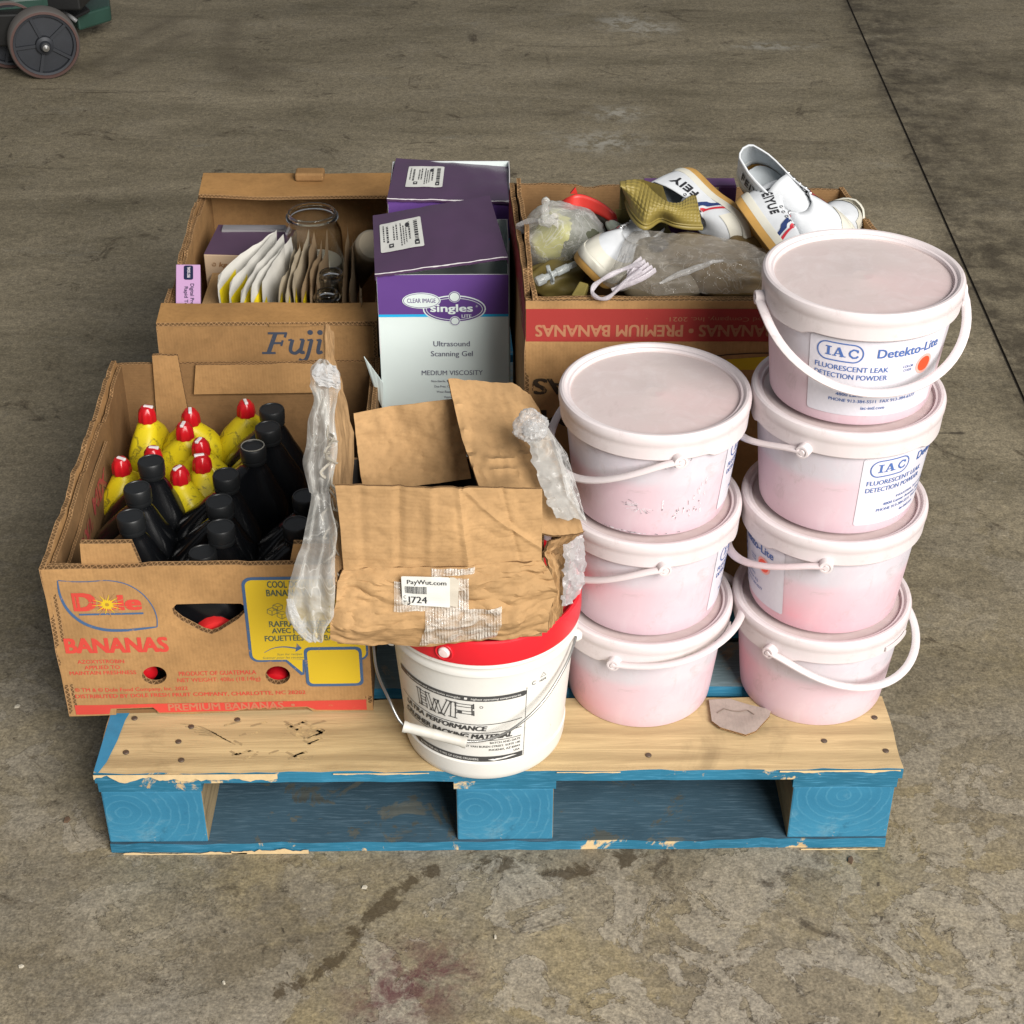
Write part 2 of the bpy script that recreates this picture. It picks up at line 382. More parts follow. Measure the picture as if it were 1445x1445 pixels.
    b=t.bump(h,.30,.006); b=t.bump(t.math('MULTIPLY',flake,1),.35,.002,b); b=t.bump(rimf,.3,.0015,b); b=t.bump(grit,.35,.0012,b)
    return t.set(col=col,rough=t.math('MULTIPLY_ADD',mid,.2,.62),nrm=b,spec=.32)
J0,J1=P(1195,0,z=0),P(1445,565,z=0)
jd=(J1-J0).normalized(); jn=V((-jd.y,jd.x,0)); JA=J0-jd*3.0; JB=J1+jd*1.2
jgap=.0032
DR=[P(*q,z=0) for q in ((400,1400),(430,1385),(490,1345),(505,1310),(540,1280),(555,1262),(590,1238),(650,1222),(720,1222),(800,1232),(870,1222),(905,1207),(935,1202))]
WN=[(P(590,1385,z=0),.075),(P(545,1400,z=0),.06),(P(625,1370,z=0),.05)]
TY=[[P(*q,z=0) for q in L] for L in (((325,30),(318,70),(325,95),(350,108)),((335,85),(370,95),(395,100)),((120,95),(180,62),(245,25)),((150,110),(215,75),(262,48)))]
HR=[[P(*q,z=0) for q in L] for L in (((1243,1190),(1238,1240),(1244,1300),(1240,1445)),((1262,1180),(1290,1200),(1330,1215)),((1290,610),(1380,612),(1445,618)),((1285,450),(1350,455),(1445,470)),((405,1225),(398,1300),(410,1400)))]
SC=[(P(880,32,z=0),.09,.05),(P(870,160,z=0),.08,.03),(P(850,200,z=0),.12,.04),(P(1090,65,z=0),.14,.02),(P(915,40,z=0),.1,.04)]
def sd(p,L):
    best=9
    for a,b in zip(L,L[1:]):
        ab=b-a; t=max(0,min(1,(p-a).dot(ab)/max(ab.dot(ab),1e-9))); best=min(best,(p-a-ab*t).length)
    return best
def slab(poly,step,fine=None):
    vv,fs,_=tri2d([poly],step) ; return vv,fs
def side(sgn):
    a=JA+jn*jgap*sgn; b=JB+jn*jgap*sgn
    far=12
    return a,b
fm=floor_mat()
mb=MB()
def add_region(poly,step):
    vv,fs,_=tri2d([poly],step); o=len(mb.v); mb.v+=[(x,y,0) for x,y in vv]; 
    for f in fs: mb.face([o+i for i in f])
# joint runs from JA (far) to JB (near); crossing points at the rows y=8,y=4.2,y=-.02,y=-.55 and y=-6
def jx(y,s):
    k=(y-J0.y)/jd.y; p=J0+jd*k+jn*jgap*s*(-1 if jn.x>0 else 1)
    return p.x
# s=+1 : left lip, s=-1 : right lip
rows=[9,4.2,-.04,-.62,-7]; steps=[.9,.06,.0125,.8]
for (ya,yb),stp in zip(zip(rows,rows[1:]),steps):
    xl=-1.9 if stp==.06 else -1.0
    if stp==.0125:
        add_region([(-.85,yb),(.85,yb),(.85,ya),(-.85,ya)],stp)
        add_region([(-9,yb),(-.85,yb),(-.85,ya),(-9,ya)],.8)
        add_region([(.85,yb),(jx(yb,1),yb),(jx(ya,1),ya),(.85,ya)],.06)
    elif stp==.06:
        add_region([(-1.9,yb),(jx(yb,1),yb),(jx(ya,1),ya),(-1.9,ya)],.045)
        add_region([(-9,yb),(-1.9,yb),(-1.9,ya),(-9,ya)],.8)
    else: add_region([(-9,yb),(jx(yb,1),yb),(jx(ya,1),ya),(-9,ya)],stp)
    add_region([(jx(yb,-1),yb),(9,yb),(9,ya),(jx(ya,-1),ya)],.6)
# groove floor and sides
a,b,c2,d=V((jx(9,1),9,0)),V((jx(9,-1),9,0)),V((jx(-7,-1),-7,0)),V((jx(-7,1),-7,0)); dz=V((0,0,-.005))
mb.add([a,a+dz,b+dz,b,d,d+dz,c2+dz,c2],[(0,1,5,4),(1,2,6,5),(2,3,7,6)],1)
fo=mb.build('floor',[fm,plain('joint_dirt',(.075,.062,.045),.95)]); fo['kind']='structure'
me=fo.data
JL=[V((JA.x,JA.y,0)),V((JB.x,JB.y,0))]
for nm,fn in (('joint',lambda p:max(0,1-sd(p,JL)/.05)),('drip',lambda p:max(0,1-sd(p,DR)/(.014+.022*abs(nz(p.x,p.y,3,9)))*(1 if p.x>-.26 else .5)) if p.y<0 else 0),
              ('wine',lambda p:max([max(0,1.15-((p-c).length/r)) for c,r in WN]) if p.y<0 else 0),
              ('tyre',lambda p:max(max(0,1-sd(p,L)/w_) for L,w_ in zip(TY,(.05,.04,.05,.05))) if p.y>1.5 else 0),
              ('hair',lambda p:max(max(0,1-sd(p,L)/.012) for L in HR)),
              ('scuff',lambda p:max(max(0,1.2-math.hypot((p.x-c.x)/a_,(p.y-c.y)/(b_*2))) for c,a_,b_ in SC) if p.y>1 else 0)):
    at=me.attributes.new(nm,'FLOAT','POINT')
    at.data.foreach_set('value',[min(1,fn(v.co)) if abs(v.co.x)<2.5 and v.co.y<6 else 0 for v in me.vertices])
# small litter on the floor
def chip(px,py,s,m,lab):
    mb=MB(); p=P(px,py,z=.0); n=5
    pts=[(s*(.6+.5*random.random())*math.cos(2*PI*k/n)*1.3,s*(.6+.5*random.random())*math.sin(2*PI*k/n)*.8) for k in range(n)]
    mb.add([(x,y,.0008) for x,y in pts]+[(x*.8,y*.8,.0035) for x,y in pts],[tuple(range(n)),tuple(range(n,2*n))]+[(k,(k+1)%n,n+(k+1)%n,n+k) for k in range(n)])
    o=mb.build('floor_chip',m); o.location=p; o.rotation_euler=(0,0,random.random()*3); tag(o,lab,'debris')
wh=plain('pale_chip',(.45,.41,.33),.8); dk=plain('dark_chip',(.10,.06,.035),.9)
for q in ((30,1365,.004,wh,'small white chip on the floor at the far left below the pallet'),(515,1253,.004,wh,'pale sliver lying on the floor above the dark drip stain'),(699,1324,.003,wh,'tiny white chip on bare floor right of the wine coloured stain'),(316,1388,.0028,wh,'tiny white speck on the floor left of the dark drip stain'),(25,998,.0045,wh,'whitish chip on the floor left of the banana box'),
          (95,1158,.006,dk,'dark crumb on the floor just left of the pallet corner'),(1200,1165+50,.006,dk,'dark crumb on the floor under the right end of the pallet')): chip(*q)

# ------------------------------------------------------------------ pallet
T_IN=.016
nat=wood('bare_pine',(.56,.42,.225),(.31,.215,.11)); grey=wood('weathered_pine',(.30,.29,.24),(.14,.14,.12),'X',(.15,.22,.24),.55)
BL=(.026,.175,.290)
bluX=wood('blue_painted_wood',(.62,.47,.26),(.40,.26,.12),'X',BL,.12); bluY=wood('blue_painted_endgrain',(.62,.47,.26),(.40,.26,.12),'Y',BL,.25)
# end grain block faces: rings
def endgrain():
    t=NT('blue_endgrain'); v=t.co('Object',(1,1,1),loc=(0,0,0))
    ds=t.n('ShaderNodeVectorMath',operation='LENGTH'); mp0=t.co('Object',(1,0,1.1)); oi=t.n('ShaderNodeObjectInfo'); va=t.n('ShaderNodeVectorMath',operation='ADD'); cb_=t.n('ShaderNodeCombineXYZ'); t.put(cb_.inputs[0],t.math('MULTIPLY_ADD',oi.outputs['Random'],.10,-.03)); t.put(cb_.inputs[2],t.math('MULTIPLY_ADD',oi.outputs['Random'],.06,-.05)); t.t.links.new(mp0,va.inputs[0]); t.t.links.new(cb_.outputs[0],va.inputs[1]); mp=va.outputs[0]; nzv=t.noise(30,3,.6)
    t.t.links.new(mp,ds.inputs[0]); r=t.math('SINE',t.math('MULTIPLY',t.math('ADD',ds.outputs[1],t.math('MULTIPLY',nzv,.012)),2*PI/.0125))
    n=t.noise(40,5,.7); n2=t.noise(8,3)
    c=t.mix((.020,.140,.245),(.042,.215,.345),t.ramp(n2,[(.3,0),(.7,1)])); c=t.mix(c,(.12,.34,.46),t.math('MULTIPLY',t.math('MULTIPLY',t.ramp(r,[(.72,0),(1,1)]),t.ramp(n,[(.35,0),(.6,1)])),.30))
    c=t.mix(c,(.20,.36,.42),t.math('MULTIPLY',t.ramp(t.noise(11,6,.72,t.co('Object',(1,1,2.5)),1),[(.55,0),(.72,1)]),.45)); c=t.mix(c,(.008,.05,.09),t.math('MULTIPLY',t.ramp(t.noise(9,6,.72,dist=1),[(.58,0),(.7,1)]),.6))
    c=t.mix(c,(.02,.12,.22),t.math('MULTIPLY',t.ramp(n,[(.55,0),(.75,1)]),.5)); c=t.mix(c,(.58,.43,.24),t.ramp(t.noise(20,6,.75,dist=1),[(.68,0),(.72,.85)]))
    return t.set(col=c,rough=.7,nrm=t.bump(n,.35,.002,t.bump(r,.04,.001)),spec=.3)
eg=endgrain(); inn=wood('raw_block_side',(.30,.23,.13),(.13,.10,.06),'Y')
darkb=wood('dark_blue_board',(.10,.11,.10),(.04,.05,.05),'X',(.045,.095,.135),.25)  # bottom boards: a darker, greyer blue than the other painted wood
pal=thing('pallet','blue painted wooden pallet with a bare pine top board, carrying all the boxes and buckets','pallet')
def board(name,x0,y0,x1,y1,z0,z1,top,edge,seed,bottom=None,jag=.0016,parent=None):
    """plank with slightly uneven edges: mats = [top, edge]"""
    mb=MB(); nx=max(2,int((x1-x0)/.02)); ny=max(2,int((y1-y0)/.02)); 
    def f(i,j,k):
        x=x0+(x1-x0)*i/nx; y=y0+(y1-y0)*j/ny; z=(z0,z1)[k]
        ex=nz(x,seed,1.7,22)+.6*nz(x,seed,9,60); ey=nz(y,seed,5.1,22)+.5*nz(y,seed,2,60)
        if j==0: y+=jag*ex*(1.3 if k else .8)
        if j==ny: y-=jag*ex
        if i==0: x+=jag*ey*1.5
        if i==nx: x-=jag*ey*1.5
        z+=(.0012*nz(x,y,seed,9)+.0009*(ex if j in(0,) else 0)*jag/.0016*(1 if k else 0))
        return (x,y,z)
    o=0
    for k in (0,1):
        base=len(mb.v)
        for j in range(ny+1):
            for i in range(nx+1): mb.v.append(f(i,j,k))
        for j in range(ny):
            for i in range(nx):
                q=[base+j*(nx+1)+i,base+j*(nx+1)+i+1,base+(j+1)*(nx+1)+i+1,base+(j+1)*(nx+1)+i]
                mb.face(q if k else q[::-1],0)
    B=(nx+1)*(ny+1)
    for i in range(nx):
        mb.face((i,i+1,B+i+1,B+i),1); q=ny*(nx+1)+i; mb.face((q+1,q,B+q,B+q+1),1)
    for j in range(ny):
        q=j*(nx+1); mb.face((q+nx+1,q,B+q,B+q+nx+1),1); q+=nx; mb.face((q,q+nx+1,B+q+nx+1,B+q),1)
    return mb.build(name,[top,edge],parent or pal)
HW=.508; ZT=.141
fb=board('deck_board',-HW,0,HW,.138,.124,ZT,nat,bluX,1,jag=.0022)
# blue left end strip on the front board: spilled paint, own thin coat
pb=Print(panel_map((-HW,0,ZT+.0013),(1,0,0),(0,1,0),(0,0,-1)),off=0)
pb.poly([(0.0,.003),(.006,.0),(.013,.02),(.019,.06),(.022,.10),(.03,.136),(.001,.137)],plain('blue_paint',(.03,.2,.36),.7,0,.3,40),.01)
pb.done('paint_edge',pal)
ys=[(.160,.255),(.285,.380),(.41,.505),(.535,.68),(.71,.805),(.835,.93),(.96,1.055),(1.08,1.219)]
for i,(a,b) in enumerate(ys): board('deck_board',-HW+.002*i%.003,a,HW-.002,b,.124,ZT-.0005*(i%2),grey if i%2==0 else bluX,bluX,i+3)
for x0,x1 in ((-HW+.002,-.376),(-.056,.070),(.372,HW-.004)):
    board('stringer_board',x0,.003,x1,1.216,.1075,.1235,bluY,bluX,x0*7+20)
    for k,(y0,y1) in enumerate(((.004,.128),(.54,.68),(1.08,1.214))):
        mb=MB(); mb.box((x0+.001,y0,T_IN+.0005),(x1-.001,y1,.107)); 
        # end faces painted, inner sides raw
        mb.mi=[0,0,0,1,0,1]; o=mb.build('block',[eg,inn],pal)
        o.data.transform(Matrix.Translation((-(x0+x1)/2,-y0,-.062))); o.location=((x0+x1)/2,y0,.062); bevel(o,.0025,2)
board('bottom_board',-HW+.004,.002,HW-.006,.140,0.0005,T_IN,darkb,bluX,31,jag=.0026)
board('bottom_board',-HW+.004,.54,HW-.004,.68,0.0005,T_IN,darkb,bluX,32); board('bottom_board',-HW,1.08,HW,1.219,0.0005,T_IN,darkb,bluX,33)
for x0,x1 in ((-HW+.003,-.376),(.372,HW-.004)):
    board('bottom_board',x0,.142,x1,.538,.0005,T_IN,darkb,bluX,x0*3+40); board('bottom_board',x0,.682,x1,1.078,.0005,T_IN,darkb,bluX,x0*3+41)
# bare splintered wood where the paint has chipped off the front edges
spl=Print(panel_map((-HW,-.0028,0),(1,0,0),(0,0,1),(0,1,0)),off=0)
rawm=plain('bare_splintered_wood',(.62,.46,.25),.85,0,.25,50,.3)
def ragged(u0,u1,v0,v1,seed,top=True):
    n=int((u1-u0)/.0035)+2; L=[(u0+(u1-u0)*k/n,v1 if top else v0) for k in range(n+1)]
    M_=[(u0+(u1-u0)*k/n,(v0+(v1-v0)*(.5+.75*nz(k*.13,seed,0,1)+.25*nz(k*.5,seed,0,1))*(1-.2*k/n)) if top else (v0+(v1-v0)*(.5+.75*nz(k*.13,seed,0,1)+.25*nz(k*.5,seed,0,1)))) for k in range(n+1)]
    M_=[(a,max(v0,min(v1-.0005 if top else v1,b))) if top else (a,max(v0+.0005,min(v1,b))) for a,b in M_]
    return (L+M_[::-1]) if not top else (M_+L[::-1])
for q in ((.0,.23,.1245,.1412,1,True),(.30,.42,.1375,.1412,2,True),(.58,.66,.1380,.1412,3,True),(.86,1.012,.1355,.1408,4,True),(.02,.18,.0008,.006,5,False),(.16,.26,.001,.013,6,False),(.90,1.0,.001,.005,7,False)):
    spl.d={}; spl.poly(ragged(*q),rawm,.008); spl.done('bare_wood_patch',pal)

nl=plain('rusty_nail',(.10,.07,.05),.6,.3)
for px,py in ((190,1014),(270,1026),(252,1047),(178,1062),(256,1073),(335,1016),(1163,1046),(1234,1013),(1250,1060),(870+45,1066)):
    p=P(px,py,z=ZT); mb=MB(); mb.lathe([(.0001,.0022),(.0032,.0020),(.0040,.0012),(.0040,.0)],12); 
    o=mb.build('nail_head',nl,pal,40); o.location=(p.x,p.y,ZT-.0002)
# shoe print of dirt on the front board
dm=ink((.36,.26,.14),(.52,.38,.19),'shoe_dirt',.38,.5,90,.9)
pd=Print(panel_map((0,0,ZT+.0007),(1,0,0),(0,1,0),(0,0,-1)),off=0)
rr=random.Random(3)
for k in range(46):
    q=P(325+rr.random()*130,1018+rr.random()*52,z=ZT); a=rr.choice((.4,.5,-.6,.55)); l=.004+.008*rr.random(); c_,s_=math.cos(a),math.sin(a)
    pd.poly([(q.x+x*c_-y*s_,q.y+x*s_+y*c_) for x,y in ((-l,-.0017),(l,-.0022),(l*.8,.002),(-l*.9,.0015))],dm,.01)
for k in range(5):
    q=P(255+k*6,1022+k*6,z=ZT); pd.stroke([(q.x+.05*t,q.y-.02*t*t+.003*k) for t in (0,.3,.6,1)],.0016,dm)
pd.done('dirt_mark',pal)
# cardboard scrap
sc=MB(); O=P(1000,993,z=ZT)
pts=[P(x,y,z=ZT) for x,y in ((1000,992),(1030,990),(1060,999),(1088,1006),(1085,1016),(1066,1036),(1052,1041),(1016,1031),(1004,1022))]
L=[(p.x,p.y) for p in reversed(pts)]; 
plate(sc,[L],lambda u,v,w:V((u,v,ZT+.0055-w+.0016*nz(u,v,4,30))),.003,.01)
so=sc.build('cardboard_scrap',[cardboard((.40,.33,.29),'grey_brown_cardboard'),corr_edge()]); tag(so,'torn greyish cardboard scrap lying flat on the pallet between the two bucket stacks','scrap')
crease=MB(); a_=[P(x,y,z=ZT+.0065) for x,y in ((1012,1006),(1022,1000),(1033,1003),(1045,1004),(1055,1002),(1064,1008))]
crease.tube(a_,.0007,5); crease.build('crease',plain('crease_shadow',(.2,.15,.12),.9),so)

# ------------------------------------------------------------------ pink powder buckets
BH=.1513; BRB=.0936; BRL=.1146
def bucket_mat(kind):
    t=NT('dusty_white_plastic'); 
    pk=t.attr('pink'); n=t.noise(14,6,.7,dist=.5); n2=t.noise(6,3); n3=t.noise(90,4,.7)
    z=t.sep(t.co('Object'))[2]
    if kind=='body':
        fill=t.ramp(t.math('ADD',z,t.math('MULTIPLY',n,.012)),[(.076,1),(.088,0)])
        base=t.mix((.555,.55,.60),(.66,.475,.535),fill)
        base=t.mix(base,(.70,.62,.67),t.math('MULTIPLY',n2,.5))
    elif kind=='lid': base=t.mix((.57,.505,.49),(.56,.465,.45),n)
    else: base=t.mix((.64,.595,.60),(.69,.61,.61),n)
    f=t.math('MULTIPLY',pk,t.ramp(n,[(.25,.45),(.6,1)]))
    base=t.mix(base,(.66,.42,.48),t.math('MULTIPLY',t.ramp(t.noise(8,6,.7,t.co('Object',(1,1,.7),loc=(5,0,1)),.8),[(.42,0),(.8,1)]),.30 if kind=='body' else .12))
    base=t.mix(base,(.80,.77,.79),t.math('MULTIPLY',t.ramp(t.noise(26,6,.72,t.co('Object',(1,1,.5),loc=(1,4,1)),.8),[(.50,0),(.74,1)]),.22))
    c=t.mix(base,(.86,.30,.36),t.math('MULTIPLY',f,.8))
    c=t.mix(c,(.36,.29,.27),t.math('MULTIPLY',t.ramp(t.noise(20,7,.75,dist=1.4),[(.56,0),(.72,1)]),.40 if kind!='lid' else .28))
    if kind=='lid':
        st=t.noise(7,6,.7,t.co('Object',(1,4,1),(0,0,.5)),1.2); c=t.mix(c,(.48,.42,.40),t.math('MULTIPLY',t.ramp(st,[(.5,0),(.75,1)]),.35))
    else:
        sc_=t.noise(16,4,.7,t.co('Object',(1.5,1.5,.18)),.3); c=t.mix(c,(.50,.44,.47),t.math('MULTIPLY',t.ramp(sc_,[(.62,0),(.7,1)]),.16))
    return t.set(col=c,rough=t.math('MULTIPLY_ADD',n,.2,.38),nrm=t.bump(n3,.10,.0008,t.bump(n,.15,.002)),sss=.0,spec=.4)
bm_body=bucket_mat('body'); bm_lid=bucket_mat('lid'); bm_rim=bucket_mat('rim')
def rz_body(z): return BRB+(.1068-BRB)*min(1,z/.13)
def pinkattr(o,spots):
    at=o.data.attributes.new('pink','FLOAT','POINT'); vals=[]
    for v in o.data.vertices:
        a=math.atan2(v.co.y,v.co.x); s=0
        for az,z,wa,wz,st in spots:
            da=(a-R(az)+PI)%(2*PI)-PI; s+=st*math.exp(-(da/R(wa))**2-((v.co.z-z)/wz)**2)
        vals.append(min(1,s))
    at.data.foreach_set('value',vals)
lab_blue=ink((.028,.12,.42),(.74,.72,.78),'blue_label_ink',.28,.34,120,.5); lab_white=plain('label_paper',(.66,.64,.70),.45); dot=plain('orange_red_dot',(1.0,.075,.025),.5,0,.03); dotrim=plain('orange_halo',(.95,.42,.36),.5)
def stack_label(pr):

    """wrap label: u 0...178, v 0...105"""
    pr.poly(rrect(0,0,.178,.100,.004),lab_white,.008)
    b=lab_blue
    pr.stroke(rrect(.010,.072,.062,.095,.0112,8),.0016,b,True,.0004)
    # IAC in slab capitals
    def slab(x,y,s,ch):
        st=lambda p,w_:pr.stroke([(x+a*s,y+c*s) for a,c in p],w_*s,b,False,.0004)
        if ch=='I': st([(.30,0),(.30,1)],.26);st([(0,.05),(.6,.05)],.12);st([(0,.95),(.6,.95)],.12)
        if ch=='A': st([(.12,0),(.5,1)],.13);st([(.5,1),(.95,0)],.28);st([(.25,.3),(.75,.3)],.1);st([(-.08,.04),(.34,.04)],.1);st([(.65,.04),(1.25,.04)],.1)
        if ch=='C': st([(.95,.72),(.82,.92),(.5,.98),(.2,.75),(.12,.5),(.2,.25),(.5,.03),(.82,.08),(1.0,.28)],.2);st([(.93,.65),(.93,1)],.12)
    slab(.0195,.078,.0115,'I');slab(.0285,.078,.0115,'A');slab(.0455,.078,.0112,'C')
    pr.text('Detekto-Lite',.078,.0795,.083,.0115,b,.022,lift=.0004)
    pr.text('FLUORESCENT LEAK',.008,.060,.086,.0066,b,.018,lift=.0004)
    pr.text('DETECTION POWDER',.008,.0495,.086,.0066,b,.018,lift=.0004)
    pr.text('INDUSTRIAL TEST SYSTEMS',.055,.034,.068,.0032,b,.01,lift=.0004)
    pr.text('4800 Lamar Avenue, Mission KS',.036,.0265,.094,.0040,b,.018,lift=.0004)
    pr.text('PHONE 913-384-5511  FAX 913-384-6577',.028,.0185,.112,.0042,b,.018,lift=.0004)
    pr.text('iac-intl.com',.068,.0095,.030,.0045,b,.02,lift=.0004)
    pr.text('COLOR',.112,.0625,.014,.0032,b,.01,lift=.0004); pr.text('CODE',.1135,.0575,.011,.0032,b,.01,lift=.0004)
    pr.poly(ell(.143,.061,.0125,.0125,28),dotrim,.01,lift=.0004); pr.poly(ell(.143,.061,.0095,.0095,24),dot,.01,lift=.0006)
def bucket(cx,cy,k,label,bail,lab_az=None,spots=(),rot=0,clip_az=90,dx=0,dy=0):
    z0=ZT+BH*k+.0004
    root=thing('bucket',label,'bucket',(cx+dx,cy+dy,z0),0,'stacked pink powder buckets on the pallet')
    mb=MB(); prof=[(.0001,.003),(BRB-.006,.003),(BRB-.004,.0002),(BRB-.001,.0008),(BRB,.003)]+[(rz_body(z),z) for z in (.02,.05,.076,.1,.115,.13)]+[(.1068,.139)]
    b=mb.build if 0 else None; mb.lathe(prof,72,0); bo=mb.build('body',bm_body,root,35); pinkattr(bo,spots)
    # lid: skirt with tear strip step, round rim, sunk panel
    lm=MB(); R0=BRL
    def wob(p,a):
        if p.z<.124: # stepped lower edge of the skirt
            s=.5+.5*math.tanh((math.sin(a*2+rot)-.55)*14); p.z+= -.006*s
        return p
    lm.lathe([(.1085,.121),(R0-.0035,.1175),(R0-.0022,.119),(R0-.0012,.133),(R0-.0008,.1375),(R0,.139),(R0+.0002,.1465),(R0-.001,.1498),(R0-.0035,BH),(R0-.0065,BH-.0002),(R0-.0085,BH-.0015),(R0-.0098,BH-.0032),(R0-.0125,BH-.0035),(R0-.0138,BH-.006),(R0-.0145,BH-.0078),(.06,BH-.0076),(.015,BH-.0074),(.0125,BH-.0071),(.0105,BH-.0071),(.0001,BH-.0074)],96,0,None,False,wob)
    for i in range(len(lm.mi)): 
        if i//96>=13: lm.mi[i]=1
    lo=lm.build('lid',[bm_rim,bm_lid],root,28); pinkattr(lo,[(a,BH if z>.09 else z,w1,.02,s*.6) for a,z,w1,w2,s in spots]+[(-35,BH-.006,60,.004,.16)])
    # tear tab on the skirt
    tb=MB(); ta=R(rot*60-60)
    tb.grid(lambda u,v:V(((R0+.0012)*math.cos(ta+(u-.5)*.42),(R0+.0012)*math.sin(ta+(u-.5)*.42),.1225+.006*v)),10,1)
    to=tb.build('tear_strip',bm_rim,lo); to.modifiers.new('s','SOLIDIFY').thickness=.0018
    # bail handle: pivots on the skirt, arc swings to one side
    az,sd_,drop,reach=bail
    A=V((math.cos(R(az)),math.sin(R(az)),0)); D=V((-A.y,A.x,0))*sd_
    pz=.121; rp=R0+.003; pts=[];n=34
    for i in range(n+1):
        t=PI*i/n; c_,s_=math.cos(t),math.sin(t)
        rad=abs(s_)**.8
        p=A*(rp*c_*1.0)+D*(reach*rad)+V((0,0,pz-drop*abs(s_)**1.1))
        # keep clear of the wall
        h=math.hypot(p.x,p.y); mn=(R0+.0045 if p.z>.112 else .1135)
        if h<mn: p=V((p.x*mn/h,p.y*mn/h,p.z))
        pts.append(p)
    hb=MB(); hb.tube(pts,.0056,10,flat=.55); ho=hb.build('handle',bm_rim,root,50); pinkattr(ho,[(a,z,w1,.1,s*.5) for a,z,w1,w2,s in spots])
    for sg in (1,-1):
        ev=MB(); M=Matrix.Translation(A*sg*(R0-.003)+V((0,0,pz)))@A.to_track_quat('Z','Y').to_matrix().to_4x4()@Matrix.Scale(sg,4,(0,0,1))
        ev.lathe([(.0001,.0125),(.003,.0125),(.0034,.0105),(.0052,.0105),(.0056,.0118),(.0078,.0115),(.0084,.0095),(.0084,.0)],20,0,M); e=ev.build('handle_pivot',bm_rim,root,40); pinkattr(e,spots)
    if lab_az is not None:
        def mp(u,v,w=0):
            a=R(lab_az)+u/.1055; z=.014+v; r=rz_body(z)+.0003-w; return V((r*math.cos(a),r*math.sin(a),z))
        pr=Print(mp,-.0004); stack_label(pr)
        nm={'label_paper':'label','blue_label_ink':'label_text'}
        for mbb,m in pr.d.values(): mbb.build({'label_paper':'label','blue_label_ink':'label_text'}.get(m.name.split('.')[0],'color_dot'),m,bo)
    # embossed scribble / moulded marks
    return root
CR=(.4178,.1733); CL=(.1875,.1718)
bucket(*CR,0,'lowest bucket of the right-hand stack, handle hanging to the right','x' and (-131,1,.040,.127),None,[(-150,.07,28,.05,.28),(-170,.05,20,.05,.5)],.3)
bucket(*CR,1,'second bucket up in the right-hand stack, with an orange red dot at its left edge',(-103,-1,.050,.127),-205+360-360-0.0+.0 if 0 else -228,[(-130,.02,50,.03,.75),(-60,.03,40,.03,.35)],1.2)
bucket(*CR,2,'third bucket up in the right-hand stack, its blue and white label turned to the right',(-124,-1,.042,.128),-88,[(-140,.02,40,.03,.12)],2.2)
bucket(*CR,3,'topmost bucket of the right-hand stack with its full label and handle in front',(-176,1,.062,.122),-131,[(-110,.0,60,.02,.1)],.9)
bucket(*CL,0,'lowest bucket of the left-hand stack, its handle lying against the bucket above',(-112,1,-.022,.128),None,[(-150,.03,22,.04,.75),(-120,.02,30,.03,.25)],.5)
bucket(*CL,1,'middle bucket of the left-hand stack, smudged pink on its left side',(-85,-1,.050,.126),-40,[(-165,.09,22,.045,.95),(-120,.075,60,.02,.12)],1.6)
bucket(*CL,2,'topmost bucket of the left-hand stack, grey scuff marks on its front',(-80,-1,.055,.124),-38,[(-90,.0,40,.02,.06)],2.6)
# scuffs on the top left bucket
def cylmap(cx,cy,z0,rfun,a0): 
    def mp(u,v,w=0):
        r=rfun(v)-w; a=a0+u/.105; return V((cx+r*math.cos(a),cy+r*math.sin(a),z0+v))
    return mp
top3=[o for o in C.objects if o.get('label','').startswith('topmost bucket of the left')][0]
ps=Print(cylmap(0,0,0,rz_body,R(-99)),-.0005); sm=ink((.20,.17,.19),(.75,.72,.75),'scuff',.5,.56,160,.7)
rr=random.Random(5)
for k in range(30):
    u=.035+.045*rr.random(); v=.025+.05*rr.random()*((u-.03)/.05); ps.stroke([(u,v),(u+.001*rr.uniform(-1,1),v+.006*rr.random()+.002)],.0012*rr.uniform(.5,1.6),sm)
for k in range(16):
    a=rr.uniform(1.6,6.0); ps.stroke([(-.005+.004*math.cos(a),.045+.004*math.sin(a)),(-.005+(.01+.016*rr.random())*math.cos(a),.045+.012*math.sin(a)*rr.uniform(.6,1))],.0006,sm)
for k in range(26): u=-.06+.11*rr.random(); ps.stroke([(u,.003+.002*rr.random()),(u+.004,.003+.002*rr.random())],.0009,sm)
for k in range(8): u=.01+.045*rr.random(); ps.stroke([(u,.100+.012*(u/.05)*rr.random()),(u+.004*rr.random(),.101+.012*(u/.05))],.0010,sm)
for k in range(4): u=.022; ps.stroke([(u,.040+.004*k),(u+.001,.0435+.004*k)],.0016,sm)

for o_ in ps.done('scuff_mark',top3): o_['kind']='stuff'

# ------------------------------------------------------------------ white pail with red lid
WX,WY=-.0185,.085
pail=thing('pail','white pail with a red lid and a wire handle, holding up the torn carton','pail',(WX,WY,ZT))
def wmat():
    t=NT('scuffed_white_pail'); n=t.noise(12,6,.72,dist=.8); n2=t.noise(45,5,.75)
    c=t.mix((.75,.745,.72),(.68,.66,.61),n); c=t.mix(c,(.35,.33,.31),t.math('MULTIPLY',t.ramp(n,[(.63,0),(.72,1)]),.3)); c=t.mix(c,(.2,.19,.18),t.math('MULTIPLY',t.ramp(n2,[(.66,0),(.71,1)]),.35))
    return t.set(col=c,rough=.42,nrm=t.bump(n2,.08,.001),spec=.4)
WM=wmat(); RB0,RB1=.1000,.1150; PHT=.196
def wr(z): return RB0+(RB1-RB0)*z/PHT
mb=MB(); mb.lathe([(.0001,.002),(RB0-.004,.002),(RB0-.001,.0002),(RB0+.0008,.003)]+[(wr(z)+(.0016 if z<.03 else 0),z) for z in (.01,.029,.031,.06,.1,.14,.17)]+[(.1143,.176),(.1172,.178),(.1176,.184),(.1168,.186),(.1172,.191),(.1185,.193),(.1182,.200),(.113,.202)],96); mb.build('body',WM,pail,35)
